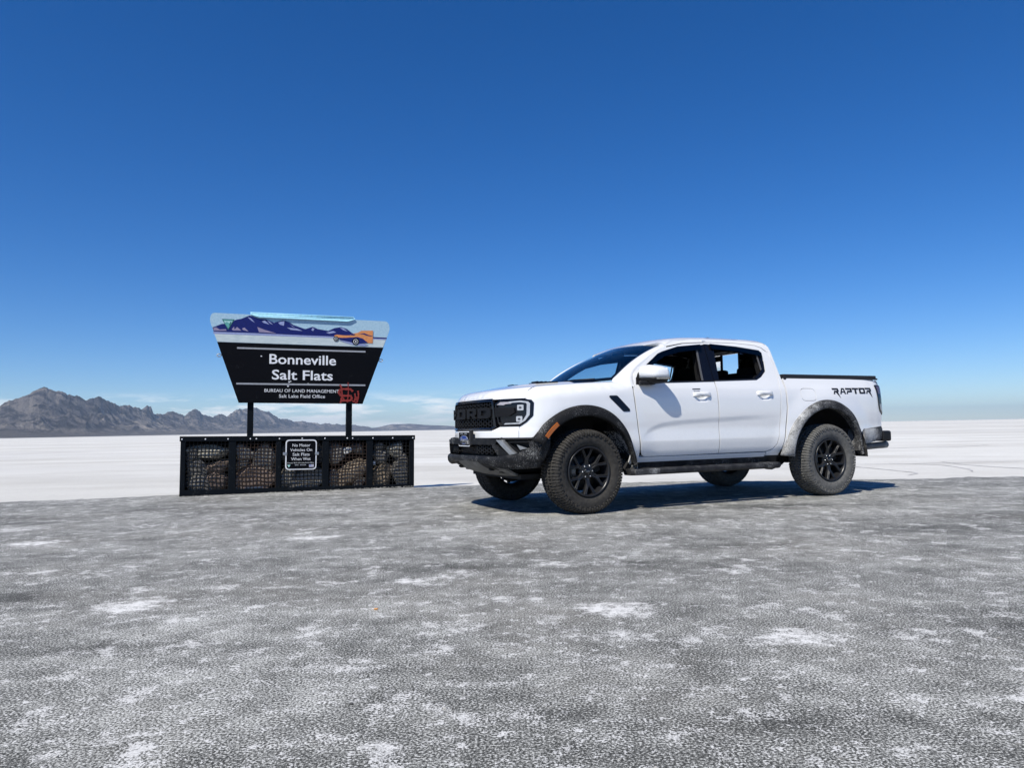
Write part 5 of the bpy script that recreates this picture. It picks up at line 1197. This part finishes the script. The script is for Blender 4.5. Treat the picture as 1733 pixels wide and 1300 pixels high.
MB().tube([c, c - ax_ * .3], .03, 8).build('steering_column', M_CABIN, sw)
def seat(y, x0, w, name='front_seat'):
    s_ = MB().box((x0, y, .86), (.52, w, .18), rot=(0, -.08, 0), bevel=.05, seg=3).build(name, M_SEAT, truck)
    MB().box((x0 + .36, y, 1.19), (.15, w, .66), rot=(0, .30, 0), bevel=.055, seg=3).build('backrest', M_SEAT, s_)
    MB().box((x0 + .485, y, 1.575), (.10, .26, .18), rot=(0, .22, 0), bevel=.04, seg=3).build('headrest', M_SEAT, s_)
    for k in (-.06, .06): MB().tube([(x0 + .44, y + k, 1.44), (x0 + .48, y + k, 1.53)], .007, 6).build('headrest_post', M_DISC, s_)
seat(-.40, 1.38, .52); seat(.40, 1.16, .50)
rb = MB().box((2.12, 0, .88), (.46, 1.42, .18), bevel=.05, seg=3).build('rear_bench', M_SEAT, truck)
MB().box((2.44, 0, 1.16), (.14, 1.42, .52), rot=(0, .18, 0), bevel=.05, seg=3).build('backrest', M_SEAT, rb)
for y in (-.45, 0, .45): MB().box((2.52, y, 1.455), (.09, .24, .12), rot=(0, .15, 0), bevel=.035, seg=3).build('headrest', M_SEAT, rb)
MB().box((1.02, 0, 1.665), (.02, .24, .07), rot=(0, .3, 0), bevel=.01).build('rear_view_mirror', M_CABIN, truck)
for s in (-1, 1):
    P = lambda t_, o: Vector(WSF(np.array([t_]), np.array([s * (wsy(t_) - .05)]))[0]) + Vector((.05, -s * o, -.035))
    MB().tube([P(.10, 0), P(.3, 0), P(.5, 0), P(.7, 0), P(.95, 0)], .030, 8).build('pillar_trim', M_CABIN, truck)
    MB().tube([P(.16, .01), P(.18, .05), P(.26, .065), P(.36, .065), P(.44, .05), P(.46, .01)], .014, 8).build('grab_handle', M_CABIN, truck)
MB().box((1.38, 0, .86), (.75, .20, .24), bevel=.03).build('centre_console', M_CABIN, truck)

# --- wheels
TW = .1425; TRr = .415
def tyre_mesh():
    m = MB()
    prof = [(.234, -.100), (.248, -.112), (.260, -.122), (.285, -.138), (.320, -.1425), (.350, -.1405), (.372, -.136), (.388, -.124), (.399, -.105), (.402, -.06), (.403, 0), (.402, .06), (.399, .105), (.388, .124), (.372, .136), (.350, .1405), (.320, .1425), (.285, .138), (.260, .122), (.248, .112), (.234, .100)]
    m.lathe_y(prof, 96); return m
def tread_mesh():
    m = MB(); n = 40
    def lug(a0, a1, cor, h0=.398, h1=.4160):
        # cor: (da, y) outline within the pitch, da from 0 to 1
        V = []; k = len(cor)
        for r, sc in ((h0, 1.0), (h1, .88)):
            cx = sum(q[0] for q in cor) / k; cy = sum(q[1] for q in cor) / k
            for da, y in cor:
                d_ = cx + (da - cx) * sc * .90; yy = cy + (y - cy) * sc * .93; a = a0 + (a1 - a0) * d_; rr = r - .35 * max(0, abs(yy) - .085)
                V.append((rr * math.cos(a), yy, rr * math.sin(a)))
        F = [tuple(range(k, 2 * k))] + [(i, (i + 1) % k, (i + 1) % k + k, i + k) for i in range(k)]
        m.add(V, F)
    p = 2 * math.pi / n
    for i in range(n):
        a0 = i * p; a1 = a0 + p
        for sgn in (-1, 1):
            o = .5 if sgn > 0 else 0
            lug(a0 + o * p, a1 + o * p, [(.06, sgn * .006), (.44, sgn * .004), (.62, sgn * .028), (.50, sgn * .058), (.12, sgn * .050), (.22, sgn * .030)])
            lug(a0 + o * p, a1 + o * p, [(.54, sgn * .010), (.92, sgn * .014), (.98, sgn * .044), (.90, sgn * .062), (.66, sgn * .056), (.74, sgn * .032)])
            lug(a0 + o * p, a1 + o * p, [(.08, sgn * .066), (.44, sgn * .070), (.40, sgn * .104), (.46, sgn * .130), (.04, sgn * .130), (.12, sgn * .100)])
            lug(a0 + o * p, a1 + o * p, [(.54, sgn * .072), (.94, sgn * .070), (.98, sgn * .100), (.90, sgn * .136), (.56, sgn * .136), (.50, sgn * .104)])
            # shoulder lugs running down the sidewall
            for da, dw, r0 in ((.25, .19, .362), (.75, .21, .348)):
                V = []
                for r, y, w in ((.402, .118, 1.0), (.394, .137, 1.0), (.380, .1475, .95), (r0, .1495, .75)):
                    for q in (-1, 1): a = a0 + (o + da + q * dw * w) * p; V.append((r * math.cos(a), sgn * y, r * math.sin(a)))
                for r, y, w in ((.390, .110, 1.0), (.382, .125, 1.0), (.370, .134, .95), (r0 - .006, .138, .75)):
                    for q in (-1, 1): a = a0 + (o + da + q * dw * w) * p; V.append((r * math.cos(a), sgn * y, r * math.sin(a)))
                F = [(0, 1, 3, 2), (2, 3, 5, 4), (4, 5, 7, 6), (6, 7, 15, 14), (0, 2, 10, 8), (2, 4, 12, 10), (4, 6, 14, 12), (1, 3, 11, 9), (3, 5, 13, 11), (5, 7, 15, 13), (0, 1, 9, 8)]
                m.add(V, F)
    return m
def rim_mesh():
    m = MB()
    m.lathe_y([(.2335, -.108), (.2340, -.122), (.2290, -.130), (.2200, -.128), (.2140, -.112), (.2080, -.080), (.2020, .02), (.2100, .11), (.2330, .12)], 64)
    m.lathe_y([(.0, -.082), (.060, -.084), (.078, -.078), (.084, -.060), (.084, -.02)], 36)
    def bar(pts, th0, th1):
        # pts: centre line (r, angle, half width, y of face)
        V = []; F = []
        for r, a, w, y in pts:
            ca, sa = math.cos(a), math.sin(a); C = Vector((r * ca, 0, r * sa)); T = Vector((-sa, 0, ca))
            for q, yy in ((-1.0, y + th0), (-.72, y), (-.18, y + .001), (.0, y + .006), (.18, y + .001), (.72, y), (1.0, y + th0), (.8, y + th1), (-.8, y + th1)):
                pnt = C + T * (w * q); V.append((pnt.x, yy, pnt.z))
        n = 9
        for i in range(len(pts) - 1):
            for k in range(n): F.append((i * n + k, i * n + (k + 1) % n, (i + 1) * n + (k + 1) % n, (i + 1) * n + k))
        F += [tuple(range(n)), tuple((len(pts) - 1) * n + k for k in range(n))]
        m.add(V, F)
    for i in range(6):
        a = i * math.pi / 3 + math.pi / 6 + .05
        bar([(.062, a, .026, -.086), (.095, a, .022, -.092), (.125, a, .022, -.098)], .012, .045)
        for sg in (-1, 1):
            bar([(.105, a + sg * .02, .015, -.094), (.130, a + sg * .09, .0155, -.100), (.165, a + sg * .185, .0145, -.108), (.212, a + sg * .24, .0155, -.116)], .009, .045)
    return m
def wheel(name_pos, x, s, steer, rub):
    w = rim_mesh_proto.copy(); COL.objects.link(w); w.parent = truck
    w.location = (x, s * .855, .412); w.rotation_euler = (0, 0, (0 if s < 0 else math.pi) + steer)
    for ch_ in protos:
        c_ = ch_.copy(); COL.objects.link(c_); c_.parent = w
        if ch_.name.startswith('tyre') or ch_.name.startswith('tread'):
            c_.data = (tyre_me if ch_.name.startswith('tyre') else tread_me)[rub]
        if ch_.get('kind'): c_['kind'] = ch_['kind']
    return w
_rm = rim_mesh(); _rm.v = [(x * 1.055, y, z * 1.055) for x, y, z in _rm.v]; rim_mesh_proto = _rm.build('wheel', M_RIM, truck)
tyre_o = tyre_mesh().build('tyre', M_RUB, rim_mesh_proto); tread_o = tag(tread_mesh().build('tread', M_RUB, rim_mesh_proto), kind='stuff')
tyre_me = [tyre_o.data, tyre_o.data.copy()]; tread_me = [tread_o.data, tread_o.data.copy()]
for q in (tyre_me[1], tread_me[1]): q.materials.clear(); q.materials.append(M_RUB2)
protos = [tyre_o, tread_o]
m = MB(); m.lathe_y([(.0, -.010), (.165, -.010), (.165, .012), (.0, .012)], 40); protos.append(m.build('brake_disc', M_DISC, rim_mesh_proto))
m = MB(); m.box((.12, -.008, .06), (.09, .07, .16), rot=(0, -.45, 0), bevel=.012); protos.append(m.build('brake_caliper', M_UNDER, rim_mesh_proto))
m = MB(); m.lathe_y([(.0, .06), (.198, .06)], 40); protos.append(m.build('wheel_back', M_MATTE, rim_mesh_proto))
m = MB(); m.lathe_y([(0, -.098), (.026, -.0975), (.033, -.093), (.034, -.080)], 24); protos.append(m.build('hub_cap', M_GLOSS, rim_mesh_proto))
m = MB(); m.add([(.024 * math.cos(k * math.pi / 8) , -.0995, .010 * math.sin(k * math.pi / 8)) for k in range(16)], [tuple(range(16))]); protos.append(m.build('hub_badge', M_DISC, rim_mesh_proto))
for k in range(6):
    a = k * math.pi / 3 + .05; m = MB(); m.lathe_y([(0, -.100), (.006, -.099), (.0085, -.094), (.0085, -.078)], 8, (.0575 * math.cos(a), 0, .0575 * math.sin(a))); protos.append(m.build('lug_nut', M_CHROME, rim_mesh_proto))
rim_mesh_proto.location = (0, -.855, .412); rim_mesh_proto.rotation_euler = (0, 0, R(3.5))
wheel('', 0, 1, R(3.5), 0); wheel('', 3.27, -1, 0, 1); wheel('', 3.27, 1, 0, 1)

# ------------------------------------------------------------------ small things on the asphalt
cb = empty('cigarette_end', (-.67, 3.55, .0042)); cb.rotation_euler = (0, 0, .15); tag(cb, 'tiny orange cigarette end lying alone on the open asphalt', 'cigarette end')
M_FILT = flat('filter paper', (.62, .30, .10), .7); M_CIG = flat('cigarette paper', (.70, .64, .58), .8)
MB().tube([(-.002, 0, 0), (.016, 0, .0002)], .0042, 10).build('filter', M_FILT, cb); MB().tube([(-.014, 0, -.0003), (-.002, 0, 0)], [.0036, .0041], 10).build('paper_stub', M_CIG, cb)
# loose grit
def grit():
    rr = random.Random(11); m = MB(); ico = [(0, 0, 1), (.9, 0, .2), (.3, .85, .3), (-.7, .5, .25), (-.7, -.5, .3), (.3, -.85, .2)]
    FF = [(0, 1, 2), (0, 2, 3), (0, 3, 4), (0, 4, 5), (0, 5, 1), (1, 5, 4, 3, 2)]
    for _ in range(900):
        y = 1.7 + 9 * rr.random() ** 1.3; x = rr.uniform(-.8, .8) * y; r = rr.uniform(.002, .006) * (1 if rr.random() < .93 else 1.8); a = rr.uniform(0, 6.3)
        m.add([(x + r * (p[0] * math.cos(a) - p[1] * math.sin(a)), y + r * (p[0] * math.sin(a) + p[1] * math.cos(a)), r * p[2] * .7) for p in ico], FF)
    for _ in range(500):   # crumbs gathered against the cage
        s_ = rr.uniform(0, 3.3); b = -abs(rr.gauss(0, .09)); P = SIGN_M @ Vector((s_, b, 0)); r = rr.uniform(.004, .014); a = rr.uniform(0, 6.3)
        m.add([(P.x + r * (p[0] * math.cos(a) - p[1] * math.sin(a)), P.y + r * (p[0] * math.sin(a) + p[1] * math.cos(a)), r * p[2] * .7) for p in ico], FF)
    t = NT('grit'); return tag(m.build('loose_grit', t.bsdf(t.ramp(t.noise(3, 2), [(.35, (.05, .05, .05)), (.65, (.35, .34, .32))]), .9), fix=False), kind='stuff')
grit()
